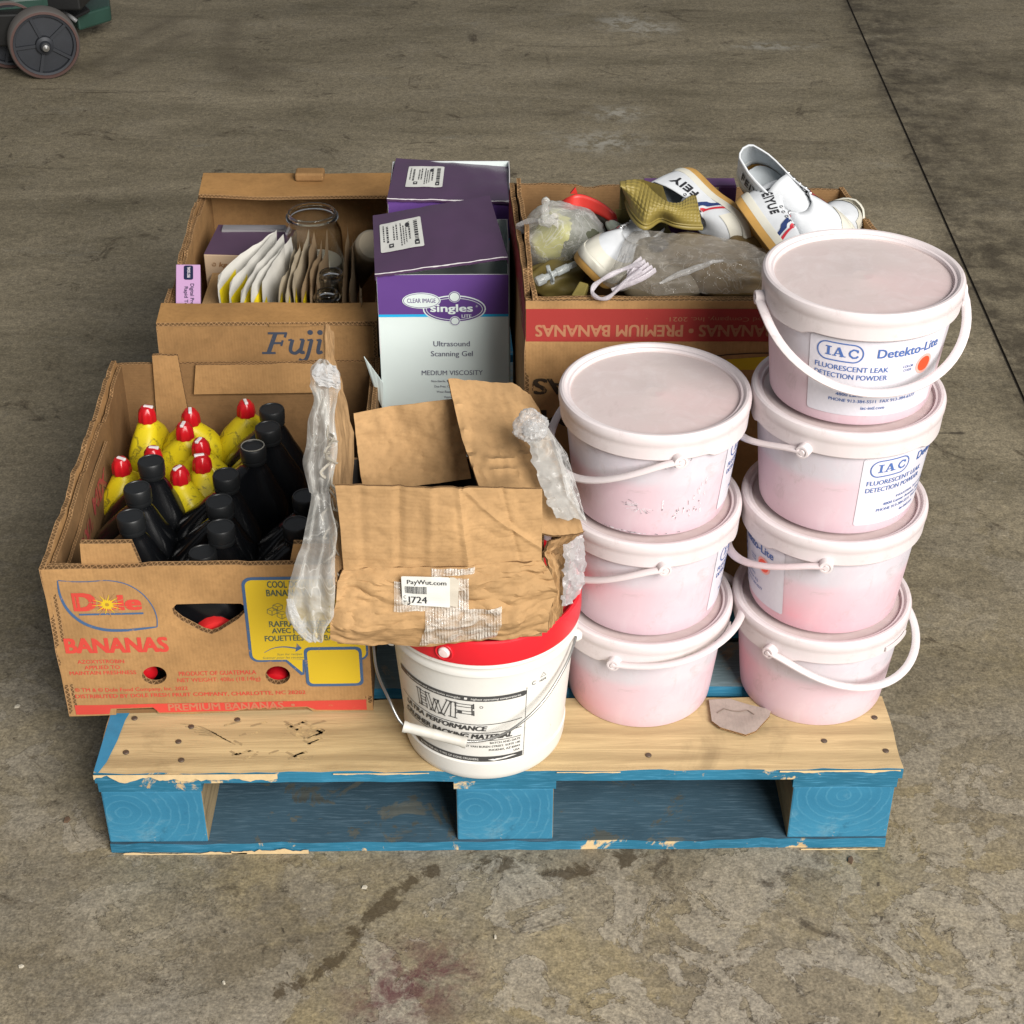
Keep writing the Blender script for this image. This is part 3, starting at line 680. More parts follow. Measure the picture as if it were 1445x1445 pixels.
RD=plain('red_plastic_lid',(.62,.012,.022),.38,0,.12,14,.05)
lm=MB(); lm.lathe([(.1175,.1985),(.1198,.199),(.1205,.206),(.1203,.226),(.1195,.2305),(.117,.2325),(.1145,.232),(.113,.228),(.1125,.2225),(.06,.2215),(.0001,.2215)],96)
lid=lm.build('lid',RD,pail,35)
sp=MB(); aa=R(-112); M=Matrix.Translation((.1198*math.cos(aa),.1198*math.sin(aa),.2135))@V((math.cos(aa),math.sin(aa),0)).to_track_quat('Z','Y').to_matrix().to_4x4()
sp.lathe([(.0001,.0045),(.0055,.0042),(.0072,.0025),(.0072,0)],24,0,M); sp.build('spout_cap',plain('pinkish_white_plug',(.78,.62,.6),.35),lid,40)
rg=MB(); rg.tube([M@V((.0105*math.cos(a),.0105*math.sin(a),.001)) for a in [2*PI*k/24 for k in range(24)]],.0014,8,closed=True); rg.build('spout_ring',RD,lid,60)
# print on the pail
bk=ink((.012,.012,.014),(.76,.755,.73),'black_pail_ink',.2,.26,90,.45)
pp=Print(lambda u,v,w=0:V(((wr(v-.012)-w)*math.cos(R(-94)+u/.107),(wr(v-.012)-w)*math.sin(R(-94)+u/.107),v-.012)),-.0006)
wt=plain('reversed_lettering',(.74,.73,.70),.5)
pp.rect(-.115,.148,.056,.1565,bk,.006); pp.poly([(.056,.148),(.059,.1495),(.059,.1555),(.056,.1565)],bk,.02)
pp.text('highest impact and compressive strengths   ■   highest operating temperatures',-.098,.1505,.150,.0032,wt,.012,.15,lift=.0003)
# outlined beam letters W / F
def beam(p,q,wd=.0046):
    p,q=V(p),V(q); d=(q-p).normalized(); n_=V((-d.y,d.x))
    for s_ in (1,-1): pp.stroke([tuple(p+n_*wd*s_*.5),tuple(q+n_*wd*s_*.5)],.0011,bk)
    pp.stroke([tuple(p-n_*wd*.95),tuple(p+n_*wd*.95)],.0014,bk); pp.stroke([tuple(q-n_*wd*.95),tuple(q+n_*wd*.95)],.0014,bk)
x0,y0,hh=-.078,.1165,.026
beam((x0,y0+hh),(x0+.002,y0)); beam((x0+.003,y0+hh-.003),(x0+.012,y0+hh-.003)); beam((x0+.003,y0+hh*.5),(x0+.011,y0+hh*.5));beam((x0+.003,y0+.003),(x0+.012,y0+.003))
beam((x0+.014,y0+hh),(x0+.020,y0)); beam((x0+.027,y0+hh*.8),(x0+.021,y0)); beam((x0+.027,y0+hh*.8),(x0+.032,y0)); beam((x0+.044,y0+hh),(x0+.034,y0))
beam((x0+.050,y0+hh),(x0+.048,y0),.006); beam((x0+.052,y0+hh-.003),(x0+.074,y0+hh-.003)); beam((x0+.052,y0+hh*.45),(x0+.074,y0+hh*.45)); pp.stroke([(x0+.072,y0+hh),(x0+.072,y0+hh*.3)],.0015,bk)
pp.poly(ell(x0+.057,y0+hh*.45,.003,.003,14),bk,.01); pp.stroke(ell(x0+.083,y0+hh*.85,.0018,.0018,12),.0006,bk,True)
pp.stroke([(-.118,.1115),(-.06,.1085),(.0,.1085),(.055,.1115)],.0011,bk); pp.stroke([(-.118,.0815),(.055,.0815)],.0010,bk); pp.stroke([(-.02,.0935),(.055,.0965)],.0010,bk)
pp.text('ULTRA PERFORMANCE',-.108,.0985,.120,.0078,bk,.05,.25); pp.text('CRUSHER BACKING MATERIAL',-.112,.0845,.155,.0078,bk,.05,.25)
for i,s_ in enumerate(('BATCH AND DATE','7914 WEST VAN BUREN STREET, SUITE 140','PHOENIX, AZ 85043','USA')):
    pp.text(s_,.054,.0755-i*.0062,None,.0034,bk,.012,align='R')
pp.rect(-.09,.0445,.058,.0535,bk,.006); pp.poly([(-.112,.049),(-.09,.0445),(-.09,.0535)],bk,.02); pp.text('RATED FOR ALL TYPES OF CONE CRUSHERS',-.085,.0472,.085,.0032,wt,.014,lift=.0003)
pp.poly([(.020,.046),(.05,.050),(.044,.0515),(.03,.0498),(.012,.0485)],wt,.02,lift=.0003)
pp.stroke([(.0595,.04),(.0595,.160)],.0005,bk)
pp.text('50',-.150,.148,.012,.010,bk,.02); 
pp.text('HDPE',.077,.160,.010,.003,bk,.01); pp.stroke([(.078,.167),(.082,.173),(.086,.167)],.0008,bk,True); pp.text('C',.066,.160,.005,.006,bk,0)
nm={'black_pail_ink':'printed_text','reversed_lettering':'reversed_text'}
for mbb,m in pp.d.values(): mbb.build(nm[m.name.split('.')[0]],m,pail)
# wire bail, hanging to the front: pivots left/right behind, with plastic grip
wire=plain('steel_wire',(.38,.38,.37),.35,.9,.1)
pv=[V((-.121,.022,.165)),V((.122,.012,.172))]
ctr=[(528,915),(532,950),(548,985),(560,1002),(575,1022)]
hp=[P(527,912,y=WY-.03)-V((WX,WY,ZT)),P(532,948,y=WY-.06)-V((WX,WY,ZT)),P(548,985,y=WY-.10)-V((WX,WY,ZT)),P(568,1022,y=WY-.122)-V((WX,WY,ZT)),P(600,1034,y=WY-.129)-V((WX,WY,ZT)),P(650,1046,y=WY-.131)-V((WX,WY,ZT)),P(695,1042,y=WY-.128)-V((WX,WY,ZT)),P(735,1020,y=WY-.120)-V((WX,WY,ZT)),P(770,985,y=WY-.10)-V((WX,WY,ZT)),P(800,935,y=WY-.065)-V((WX,WY,ZT)),P(813,898,y=WY-.035)-V((WX,WY,ZT))]
def smooth(pts,k=4):
    out=[]
    for i in range(len(pts)-1):
        p0,p1,p2,p3=pts[max(i-1,0)],pts[i],pts[i+1],pts[min(i+2,len(pts)-1)]
        for j in range(k):
            t=j/k; out.append(.5*((2*p1)+(p2-p0)*t+(2*p0-5*p1+4*p2-p3)*t*t+(3*p1-p0-3*p2+p3)*t**3))
    out.append(pts[-1]); return out
hb=MB(); hb.tube(smooth(hp,5),.0017,8); hw=hb.build('handle',wire,pail,60)
gr=MB(); ga,gb=P(569,1025,y=WY-.124)-V((WX,WY,ZT)),P(658,1048,y=WY-.132)-V((WX,WY,ZT))
n=24; gr.tube([ga.lerp(gb,i/n) for i in range(n+1)],[.0072 if i in(0,1,n,n-1) else (.0064 if i!=n//2 else .0068) for i in range(n+1)],14); gr.build('grip',plain('dirty_white_grip',(.52,.50,.45),.5,0,.2,60,.1),hw,50)
for sg,a0 in ((1,-12),(-1,195)):
    e=MB(); a=R(a0); M=Matrix.Translation((.1155*math.cos(a),.1155*math.sin(a),.168))@V((math.cos(a),math.sin(a),0)).to_track_quat('Z','Y').to_matrix().to_4x4()
    e.lathe([(.0001,.008),(.004,.008),(.0075,.004),(.0085,0)],16,0,M); e.build('handle_ear',WM,pail,40)
#--PART3--
# ------------------------------------------------------------------ cartons
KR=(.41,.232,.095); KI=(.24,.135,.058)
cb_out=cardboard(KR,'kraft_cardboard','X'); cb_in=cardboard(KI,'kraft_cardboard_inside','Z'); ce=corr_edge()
def corners(o,yaw,wd,d):
    c,s=math.cos(yaw),math.sin(yaw); f=lambda u,v:V((o[0]+u*c-v*s,o[1]+u*s+v*c)); return [f(0,0),f(wd,0),f(wd,d),f(0,d)]
def wallmap(A,B,z0,seed=0,amp=.0015,lean=0,push=0):
    """outer face from floor point A to B; w runs inward"""
    A3=V((A[0],A[1],z0)); U=V((B[0]-A[0],B[1]-A[1],0)); L=U.length; U/=L; N=V((-U.y,U.x,0))
    def f(u,v,w=0):
        d=amp*(nz(u,v,seed,7)+.4*nz(u,v,seed+3,25)); return A3+U*u+V((0,0,1))*v+N*(w+d+lean*v+push)
    return f,L
def edge_profile(L,h,seed,amp=.002,bumps=()):
    n=max(2,int(L/.012)); out=[]
    for k in range(n+1):
        u=L*k/n; v=h+amp*nz(u,seed,0,18)+amp*.6*nz(u,seed,4,70)
        for a,b,dh in bumps:
            if a<=u<=b: v+=dh
        out.append((u,v))
    return out[::-1]
box1=thing('banana_box','open brown banana carton with red lettering, full of black and yellow bottles','box')
B1=corners((-.5606,.1079),.0205,.396,.528); H1=.2365; Z1=ZT+.001
def fb(px,py):
    y=.1079
    for _ in range(4): p=P(px,py,y=y); y=.1079+.0205*(p.x+.5606)
    return ((p.x+.5606)*1.0002,p.z-Z1)
fbl=lambda L:[fb(*q) for q in L]
mpF,LF=wallmap(B1[0],B1[1],Z1,1)
mb=MB()
hole=fbl([(249,853),(297,852),(340,852),(347,857),(346,864),(336,874),(309,891),(298,895),(287,892),(256,876),(245,867),(243,859)])
def pell(cx,cy,rx,ry): return [fb(cx+rx*math.cos(2*PI*k/20),cy+ry*math.sin(2*PI*k/20)) for k in range(20)]
out=[(0,0),(.061,.001),(.063,.011),(.113,.012),(.116,.002),(.16,.0),(.215,.003),(.232,.0075),(.31,.008),(.318,.0),(.396,0)]+edge_profile(.396,H1,1,.0012,((.13,.25,.002),))
plate(mb,[out,hole,pell(218,953,17.5,13),pell(392,953,17.5,13)],mpF,.0095,.018)
f1=mb.build('front_wall',[cb_out,ce],box1,None)
pr=Print(mpF,-.0007); RD1=ink((.66,.055,.045),KR,'faded_red_ink',.24,.36,80); BLU=ink((.035,.12,.27),KR,'navy_ink',.3,.42,80); YE=ink((.74,.52,.02),KR,'yellow_ink',.2,.34,50); DG=ink((.05,.10,.09),(.74,.52,.02),'dark_green_ink',.26,.4,90); TN=cb_out
def Z5(L): return [fb(60+X*.1661,790+Y*.1661) for X,Y in L]
def spline(L,k=5,closed=False): return [tuple(p) for p in smooth([V((*p,0)) for p in L],k)]
sp2=lambda L,k=5:[(p[0],p[1]) for p in spline(L,k)]
pr.stroke(sp2(Z5([(135,172),(260,182),(400,182),(560,176),(720,210),(850,290),(935,395),(972,490),(975,565)])),.0014,BLU)
lw=sp2(Z5([(975,565),(850,580),(700,594),(520,588),(350,535),(220,430),(150,300),(128,172)])); nn_=len(lw)
pr.stroke(lw,[.0012+.0032*math.sin(PI*min(1,(i/nn_)*1.05))**.6 for i in range(nn_)],BLU)
a0=fb(60+285*.1661,790+428*.1661); b0=fb(60+845*.1661,790+428*.1661); 
pr.text('D',a0[0]-.0025,a0[1],(b0[0]-a0[0])*.36,.0265,RD1,.07); pr.text('ole',a0[0]+(b0[0]-a0[0])*.35,a0[1],(b0[0]-a0[0])*.66,.0225,RD1,.05)
q=fb(60+550*.1661,790+375*.1661)
for k in range(20):
    a=2*PI*k/20+.1; l=.019+.006*(k%2); pr.stroke([(q[0]+.006*math.cos(a),q[1]+.006*math.sin(a)),(q[0]+l*math.cos(a),q[1]+l*.8*math.sin(a))],[.0018,.0004],TN if k%2 else YE,lift=.0004)
pr.poly([(q[0]+r_*math.cos(a),q[1]+r_*math.sin(a)) for a,r_ in [(2*PI*k/32,.0085 if k%2 else .0062) for k in range(32)]],YE,.005,lift=.0006)
pr.poly(ell(q[0],q[1],.0026,.0026,14),BLU if 0 else ink((.45,.25,.03),KR,'sun_centre'),.01,lift=.0008)
c1,c2_=fb(60+313*.1661,790+470*.1661),fb(60+857*.1661,790+445*.1661); pr.rect(c1[0],c1[1],c2_[0],c2_[1],BLU)
c1=fb(203//1 if 0 else 93,921); c2_=fb(240,924); hh=fb(93,899)[1]-c1[1]; pr.text('BANANAS',c1[0],c1[1],c2_[0]-c1[0],hh*.92,RD1,.05)
def line(s,px0,px1,py,capx,m=RD1,bold=.012,**k):
    a,b=fb(px0,py),fb(px1,py); t=fb(px0,py-capx); pr.text(s,a[0],a[1],b[0]-a[0],(t[1]-a[1]),m,bold,**k)
line('AZOXYSTROBIN',110,176,936,5.2);line('APPLIED TO',120,170,944,5.2);line('MAINTAIN FRESHNESS',99,193,952,5.2)
line('PRODUCT OF GUATEMALA',253,362,953,6);line('NET WEIGHT: 40lbs (18.14kg)',251,368,962,5.5,bold=0)
line('® TM & © Dole Food Company, Inc. 2022',106,266,976,5);line('DISTRIBUTED BY DOLE FRESH FRUIT COMPANY, CHARLOTTE, NC 28202',107,432,985,5.2,bold=.02)
a,b=fb(108,1009),fb(517,990); b=(b[0],b[1]+.004); pr.poly([(a[0],.0035),(a[0]+.043,.0035),(a[0]+.046,.0125),(a[0]+.1,.0135),(a[0]+.108,.004),(.215,.005),(.23,.0092),(.31,.0095),(.322,.0035),(b[0],.002),(b[0],b[1]),(a[0],b[1])],RD1,.012)
BN=ink((.50,.20,.11),(.62,.06,.045),'bare_board_lettering',.3,.4); line('PREMIUM BANANAS  •',238,417,1002,9.5,BN,.03,lift=.0003)
# yellow panel with dark border
def px_rr(x0,y0,x1,y1,r): 
    a,b=fb(x0,y1),fb(x1,y0); return rrect(a[0],a[1],b[0],b[1],r)
pr.poly(px_rr(353,812,513,934,.012),DG if 0 else BLU,.012); pr.poly(px_rr(357,816,510,931,.009),YE,.012,lift=.0003)
pr.poly(fbl([(400,930),(430,930),(430,951),(425,952)]),BLU,.01,lift=.0002); yt=Print(mpF,-.0007); yt.poly(fbl([(405,930),(427,930),(427,948)]),YE,.01,lift=.0004); yt.done('yellow_panel_tail',f1)
pr.poly(px_rr(433,911,510,968,.008),BLU,.012,lift=.0005); yq=Print(mpF,-.0007); yq.poly(px_rr(437,915,506,964,.006),YE,.012,lift=.0008); yq.done('yellow_panel',f1)
line('COOL DOWN WITH',377,470,829,9,DG,.035,lift=.0004);line('BANANA WHIPS',376,460,841,9,DG,.035,lift=.0004)
for cx,cy in ((384,861),(392,855),(398,866)):
    for L in ([(-8,-2),(0,-5),(8,-2),(8,4),(0,8),(-8,4),(-8,-2)],[(-8,-2),(0,1),(8,-2)],[(0,1),(0,8)]): pr.stroke(fbl([(cx+x*.85,cy+y*.85) for x,y in L]),.0008,DG,lift=.0005)
line('RAFRAÎCHISSEZ',380,465,884,8,DG,.035,lift=.0004);line('AVEC NOS DÉLICES',384,478,893,7,DG,.035,lift=.0004);line('FOUETTÉES À LA BANANE',374,500,904,7.5,DG,.035,lift=.0004)
pr.stroke(sp2(fbl([(373,920),(385,914),(400,912),(418,914)])),[.0006+.0018*i/16 for i in range(16)],BLU,lift=.0005); pr.poly(fbl([(417,919),(426,914),(419,907)]),BLU,.01,lift=.0005)
line('Scan for recipes',391,427,924,3,DG,.0,shear=.3,lift=.0004);line('Scanner pour les recettes',371,430,929,3,DG,.0,shear=.3,lift=.0004)
nm={'faded_red_ink':'red_print','navy_ink':'blue_print','yellow_ink':'yellow_panel','dark_green_ink':'green_print','kraft_cardboard':'sun_rays','sun_centre':'sun_disc','bare_board_lettering':'reversed_lettering'}
for mbb,m in pr.d.values(): mbb.build(nm.get(m.name.split('.')[0],'print'),m,f1)
# other walls with a liner ply inside each
def wall(nmn,A,B,z0,h,th,parent,seed,bumps=(),amp=.002,mats=None,lean=0,push=0,holes=(),u0=0,u1=None,warp=.0015):
    mp,L=wallmap(A,B,z0,seed,warp,lean,push); mb=MB(); L1=u1 or L
    prof=[(u,v) for u,v in edge_profile(L,h,seed,amp,bumps) if u0<=u<=L1]
    plate(mb,[[(u0,0),(L1,0)]+prof,*holes],mp,th,.022)
    o=mb.build(nmn,mats or [cb_out,ce],parent); return o,mp
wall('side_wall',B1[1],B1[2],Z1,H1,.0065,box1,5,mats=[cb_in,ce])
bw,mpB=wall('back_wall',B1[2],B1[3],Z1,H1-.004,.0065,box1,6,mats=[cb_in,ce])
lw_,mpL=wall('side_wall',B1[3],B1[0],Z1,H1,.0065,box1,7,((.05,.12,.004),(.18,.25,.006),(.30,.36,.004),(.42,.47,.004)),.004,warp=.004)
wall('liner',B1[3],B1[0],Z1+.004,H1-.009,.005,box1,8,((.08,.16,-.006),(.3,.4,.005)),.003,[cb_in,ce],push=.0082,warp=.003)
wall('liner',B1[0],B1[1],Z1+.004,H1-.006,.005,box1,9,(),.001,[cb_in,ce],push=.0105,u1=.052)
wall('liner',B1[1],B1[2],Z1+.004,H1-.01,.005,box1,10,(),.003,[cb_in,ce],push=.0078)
# raised tabs
wall('tab',B1[0],B1[1],Z1+H1-.02,.048,.009,box1,11,(),.0012,push=.0135,u0=.046,u1=.122)
wall('tab',B1[0],B1[1],Z1+H1-.02,.042,.009,box1,12,(),.0012,push=.0135,u0=.30,u1=.372)
wall('back_flap',B1[2],B1[3],Z1+.06,H1-.045,.006,box1,13,(),.003,push=.0085,u0=.287,u1=.345)
wall('back_flap',B1[2],B1[3],Z1+H1-.052,.049,.005,box1,14,(),.0025,push=.009,u0=.095,u1=.280,lean=-.02)
# hanging printed flap on the inside of the left wall
mpI=lambda u,v,w=0: mpL(u,v,.0225-w)   # facing inward
fl=MB(); L=[(.19,.213),(.50,.203),(.515,.17),(.505,.11),(.485,.085),(.465,.10),(.44,.15),(.36,.158),(.31,.125),(.24,.14),(.195,.16)]
plate(fl,[L],lambda u,v,w:mpI(u,v,-.0 + w*-1+.006),.004,.015); fo_=fl.build('printed_flap',[cb_in,ce],lw_)
pi_=Print(lambda u,v,w=0:mpI(u,v,.0011),.0)
mirror=lambda u:u
class PI_(Print): pass
def itext(s,u,v,w_,h_,m,b):
    vs,fs=text2d(s,b,0,1); xa=min(q[0] for q in vs);xb=max(q[0] for q in vs); sx=w_/(xb-xa); pi_.tris([(u-(a-xa)*sx*-1,v+bb*h_/.7) for a,bb in vs],fs,m)
RDI=ink((.42,.06,.06),KI,'inner_red_ink',.4,.52,70); BLI=ink((.03,.09,.22),KI,'inner_blue_ink',.35,.45,70)
# seen from inside, u runs right-to-left, so letters are laid along -u
def itext(s,u,v,w_,h_,m,b):
    vs,fs=text2d(s,b,0,1); xa=min(q[0] for q in vs);xb=max(q[0] for q in vs); sx=w_/(xb-xa)
    pi_.tris([(u-(a-xa)*sx,v+bb*h_/.7) for a,bb in vs],[f[::-1] for f in fs],m)
itext('COOL',.415,.166,.085,.026,RDI,.05); itext('MIX',.315,.17,.085,.026,RDI,.05); itext('Dole',.496,.150,.036,.017,BLI,.05); pi_.stroke(ell(.478,.157,.026,.033,24),.002,BLI,True)
for mbb,m in pi_.d.values(): mbb.build('inner_print',m,fo_)
bt=MB(); bt.add([(B1[0].x+.004,B1[0].y+.004,Z1),(B1[1].x-.004,B1[1].y+.004,Z1),(B1[2].x-.004,B1[2].y-.004,Z1),(B1[3].x+.004,B1[3].y-.004,Z1)]+[(B1[0].x+.004,B1[0].y+.004,Z1+.006),(B1[1].x-.004,B1[1].y+.004,Z1+.006),(B1[2].x-.004,B1[2].y-.004,Z1+.006),(B1[3].x+.004,B1[3].y-.004,Z1+.006)],[(3,2,1,0),(4,5,6,7),(0,1,5,4),(1,2,6,5),(2,3,7,6),(3,0,4,7)])
bt.build('base',cb_in,box1)

# ------------------------------------------------------------------ bottles in the banana carton
def sup(a,e): c,s=math.cos(a),math.sin(a); return (abs(c)**e*(1 if c>=0 else -1),abs(s)**e*(1 if s>=0 else -1))
def loft(mb,secs,n=32,m=0):
    """secs: (cx,cy,hw,hd,z,exp)"""
    o=len(mb.v)
    for cx,cy,hw,hd,z,e in secs:
        for k in range(n):
            c,s=sup(2*PI*k/n,e); mb.v.append((cx+hw*c,cy+hd*s,z))
    for j in range(len(secs)-1):
        for k in range(n): mb.face((o+j*n+k,o+j*n+(k+1)%n,o+(j+1)*n+(k+1)%n,o+(j+1)*n+k),m)
    mb.face([o+k for k in range(n)][::-1],m); mb.face([o+(len(secs)-1)*n+k for k in range(n)],m)
blk=plain('black_glossy_plastic',(.0035,.004,.005),.22,0,.2,30,.02); blc=plain('black_cap_plastic',(.010,.011,.012),.42,0,.2,60,.06)
BZ=Z1+.007
def black_bottle(x,y,ztop,rz,label,group='black plastic bottles in the banana carton',tilt=0):
    root=thing('bottle',label,'bottle',(x,y,BZ),rz,group)
    H=ztop-BZ; s=H/.235
    b=MB(); cx=-.017
    S_=[(cx,0,.054,.027,0,.35),(cx,0,.059,.0302,.006,.34),(cx,0,.059,.0305,.136*s,.36),(cx+.0003,0,.058,.0300,.144*s,.45),(cx+.003,0,.050,.0265,.160*s,.55),(cx+.007,0,.038,.0220,.177*s,.62),(cx+.0125,0,.0265,.0180,.193*s,.75),(cx+.016,0,.0185,.0158,.203*s,.9),(0,0,.0155,.0155,.206*s,1),(0,0,.0145,.0145,.212*s,1),(0,0,.0145,.0145,.222*s,1)]
    loft(b,S_,32); b.build('body',blk,root,50)
    c=MB(); z=.210*s
    c.lathe([(.0165,z),(.0172,z+.001),(.0172,z+.005),(.0160,z+.0055),(.0160,z+.0068),(.0176,z+.007),(.0180,z+.009),(.0180,z+.022),(.0168,z+.0245),(.0150,z+.0247),(.0145,z+.0238),(.0001,z+.0238)],40,fn=lambda p,a:(p if p.z<z+.008 or p.z>z+.0225 or math.hypot(p.x,p.y)<.0175 else V((p.x*(1+.012*math.sin(a*20)),p.y*(1+.012*math.sin(a*20)),p.z))))
    c.build('cap',blc,root,40)
    root.rotation_euler=(random.uniform(-.03,.03),random.uniform(-.03,.03),rz)
    return root
caps=[((212,653),'black bottle farthest back in the left row, just in front of the yellow ones'),((198,690),'second black bottle from the back in the left row'),((187,730),'black bottle with a dusty cap top, third in the left row'),((180,774),'black bottle half hidden behind the raised cardboard tab, nearest in the left row'),
 ((313,668),'black bottle farthest back in the middle row'),((313,703),'second black bottle from the back in the middle row'),((305,743),'third black bottle from the back in the middle row'),((290,783),'nearest black bottle in the middle row, at the front wall'),
 ((356,631),'black bottle with a pale ring on its cap, right of the yellow bottles'),((384,603),'black bottle behind the one with the pale ringed cap'),((382,577),'black bottle at the back wall beside the last yellow bottle'),
 ((431,697),'black bottle in shadow beside the hanging plastic bag, farther one'),((425,736),'black bottle in shadow beside the hanging plastic bag, nearer one')]
for (q,l),dz in zip(caps,(0,0,0,-.018,0,0,0,-.026,0,0,0,0,0)):
    zt=.383+dz; p=P(q[0],q[1],z=zt); p.y=max(p.y,.158); black_bottle(p.x,p.y,zt,R(random.uniform(-5,5)),l)
ring=MB(); p=P(356,631,z=.384); ring.tube([(p.x+.0155*math.cos(a),p.y+.0155*math.sin(a),.3845) for a in [2*PI*k/28 for k in range(28)]],.0008,5,closed=True)
rb=[o for o in C.objects if 'pale ring' in o.get('label','')][0]; ro=ring.build('cap_ring',plain('dust_ring',(.22,.21,.18),.8),None); ro.parent=rb; ro.matrix_parent_inverse=(Matrix.Translation(rb.location)@Matrix.Rotation(rb.rotation_euler.z,4,'Z')).inverted()
# red label with lettering on a bottle in the dark
rl=MB(); 
yel=NT('grimy_yellow_bottle'); n_=yel.noise(60,5,.75,dist=.8); n2_=yel.noise(14,4)
c_=yel.mix((.74,.60,.012),(.60,.47,.01),n2_); c_=yel.mix(c_,(.07,.055,.02),yel.math('MULTIPLY',yel.ramp(n_,[(.54,0),(.68,1)]),.8)); yelm=yel.set(col=c_,rough=.42,nrm=yel.bump(n2_,.2,.002),spec=.4)
capr=plain('red_cap_plastic',(.50,.008,.014),.28,0,.12,30)
def yellow_bottle(x,y,zt,rz,label,scale=1):
    root=thing('squeeze_bottle',label,'bottle',(x,y,BZ),rz,'yellow bottles with red caps in the banana carton')
    H=zt-BZ-.02; b=MB()
    loft(b,[(0,0,.036,.016,0,.7),(0,0,.042,.021,.006,.7),(0,0,.044,.023,.05,.75),(0,0,.045,.0235,H-.044,.6),(0,0,.0435,.0225,H-.036,.6),(0,0,.034,.0195,H-.021,.65),(0,0,.0225,.0165,H-.010,.75),(0,0,.0165,.0150,H-.004,.95),(0,0,.0125,.0125,H-.001,1),(0,0,.0115,.0115,H+.004,1)],36); b.build('body',yelm,root,50)
    c=MB(); rib=lambda p,a:(V((p.x*(1+.05*math.cos(a*8)),p.y*(1+.05*math.cos(a*8)),p.z)) if p.z<H+.017 else p)
    c.lathe([(.0128,H+.001),(.0135,H+.003),(.0128,H+.012),(.0118,H+.017),(.0095,H+.021),(.0080,H+.0235),(.005,H+.0245),(.0001,H+.0247)],48,fn=rib); co=c.build('cap',capr,root,40); root.rotation_euler=(random.uniform(-.04,.04),random.uniform(-.03,.05),rz)
    sp=MB(); sp.box((-.0025,-.010,H+.0225),(.0025,.004,H+.0262)); bevel(sp.build('spout',plain('white_spout',(.75,.7,.7),.3),co),.001,2)
    return root
ys_=[((199,578),80,'yellow bottle at the back left, standing clear of the others'),((262,577),10,'yellow bottle against the back wall, middle'),((259,600),-8,'yellow bottle directly in front of the one at the back wall'),((344,571),20,'yellow bottle farthest to the right, by the black bottles'),((179,648),60,'yellow bottle nearest the left wall of the carton'),((221,632),80,'yellow bottle half hidden behind the first black bottle'),((286,624),-20,'yellow bottle behind the pair in front of the middle row'),((277,647),-75,'yellow bottle with its shoulder turned sideways, second nearest'),((249,664),-35,'nearest yellow bottle, between the two rows of black ones')]
for (q,a,l) in ys_:
    p=P(q[0],q[1]+6,z=.345); yellow_bottle(p.x,p.y,.350,R(a),l)
# bottles lying behind the openings of the front wall
def lying(px,py,y,label,m,r=.02,ang=8,body=blk):
    p=P(px,py,y=y); root=thing('bottle',label,'bottle',(p.x,p.y,p.z))
    root.rotation_euler=(R(90),0,R(ang))
    c=MB(); c.lathe([(r*.8,-.004),(r,-.002),(r,.018),(r*.93,.022),(r*.6,.024),(.0001,.0245)],40,fn=lambda p,a:V((p.x*(1+.015*math.cos(a*24)),p.y*(1+.015*math.cos(a*24)),p.z))); c.build('cap',m,root,40)
    b=MB(); b.lathe([(r*.78,0),(r*.8,-.01),(r*1.3,-.022),(r*1.45,-.03),(r*1.45,-.09),(.0001,-.092)],32); b.build('body',body,root,40)
lying(303,886,.152,'black bottle with a big red cap seen through the hand hole',plain('bright_red_cap',(.62,.02,.02),.4),.027,16)
lying(394,950,.150,'bottle whose red cap fills the right round vent hole',capr,.0185,-6)
lying(205,936,.155,'dark bottle with a red cap edge behind the left round vent hole',capr,.013,20)

# ------------------------------------------------------------------ Fuji apple carton
fj=thing('apple_box','open brown apple carton marked Fuji, holding envelopes and jars behind the banana carton','box')
F=[V((-.503,.646)),V((-.178,.646)),V((-.178,1.205)),V((-.516,1.205))]; HF=.430-Z1
cbF=cardboard((.33,.185,.075),'apple_carton_board','X')
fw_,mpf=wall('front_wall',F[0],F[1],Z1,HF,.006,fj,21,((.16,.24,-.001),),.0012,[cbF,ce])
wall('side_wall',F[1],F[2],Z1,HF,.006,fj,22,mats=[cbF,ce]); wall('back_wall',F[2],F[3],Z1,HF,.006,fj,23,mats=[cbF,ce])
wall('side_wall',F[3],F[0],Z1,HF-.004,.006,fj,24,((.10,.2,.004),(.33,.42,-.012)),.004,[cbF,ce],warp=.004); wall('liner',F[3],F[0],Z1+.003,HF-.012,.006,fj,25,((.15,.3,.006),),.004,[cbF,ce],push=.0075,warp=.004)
b_=MB(); b_.box((-.505,.652,Z1),(-.184,1.199,Z1+.006)); b_.build('base',cbF,fj)
def ledge(nmn,pts,z,seed,slot=None,th=.006):
    mb=MB(); plate(mb,[pts]+([slot] if slot else []),lambda u,v,w:V((u,v,z-w+.002*nz(u,v,seed,9))),th,.02); return mb.build(nmn,[cardboard((.42,.225,.08),'ledge_board','Y'),ce],fj)
lf=ledge('folded_ledge',[(-.502,.645),(-.177,.645),(-.177,.706),(-.24,.705),(-.36,.708),(-.44,.705),(-.505,.709)],.437,3)
ledge('folded_ledge',[(-.508,1.116),(-.40,1.104),(-.30,1.106),(-.178,1.108),(-.178,1.206),(-.30,1.204),(-.513,1.207)],.437,4)
t_=MB(); c0=P(436,243,z=.45); t_.box((c0.x-.024,c0.y-.012,.437),(c0.x+.026,c0.y+.018,.452)); bevel(t_.build('folded_tab',cbF,fj),.004,3)
pf=Print(mpf,-.0006); INK=ink((.020,.045,.085),(.36,.215,.10),'dark_blue_ink',.2,.32,70)
def ff(px,py): p=P(px,py,y=.646); return (p.x+.503,p.z-Z1)
def fstroke(L,wd,cl=False): pf.stroke(sp2([ff(*q) for q in L],4),wd,INK,cl)
g=.0062
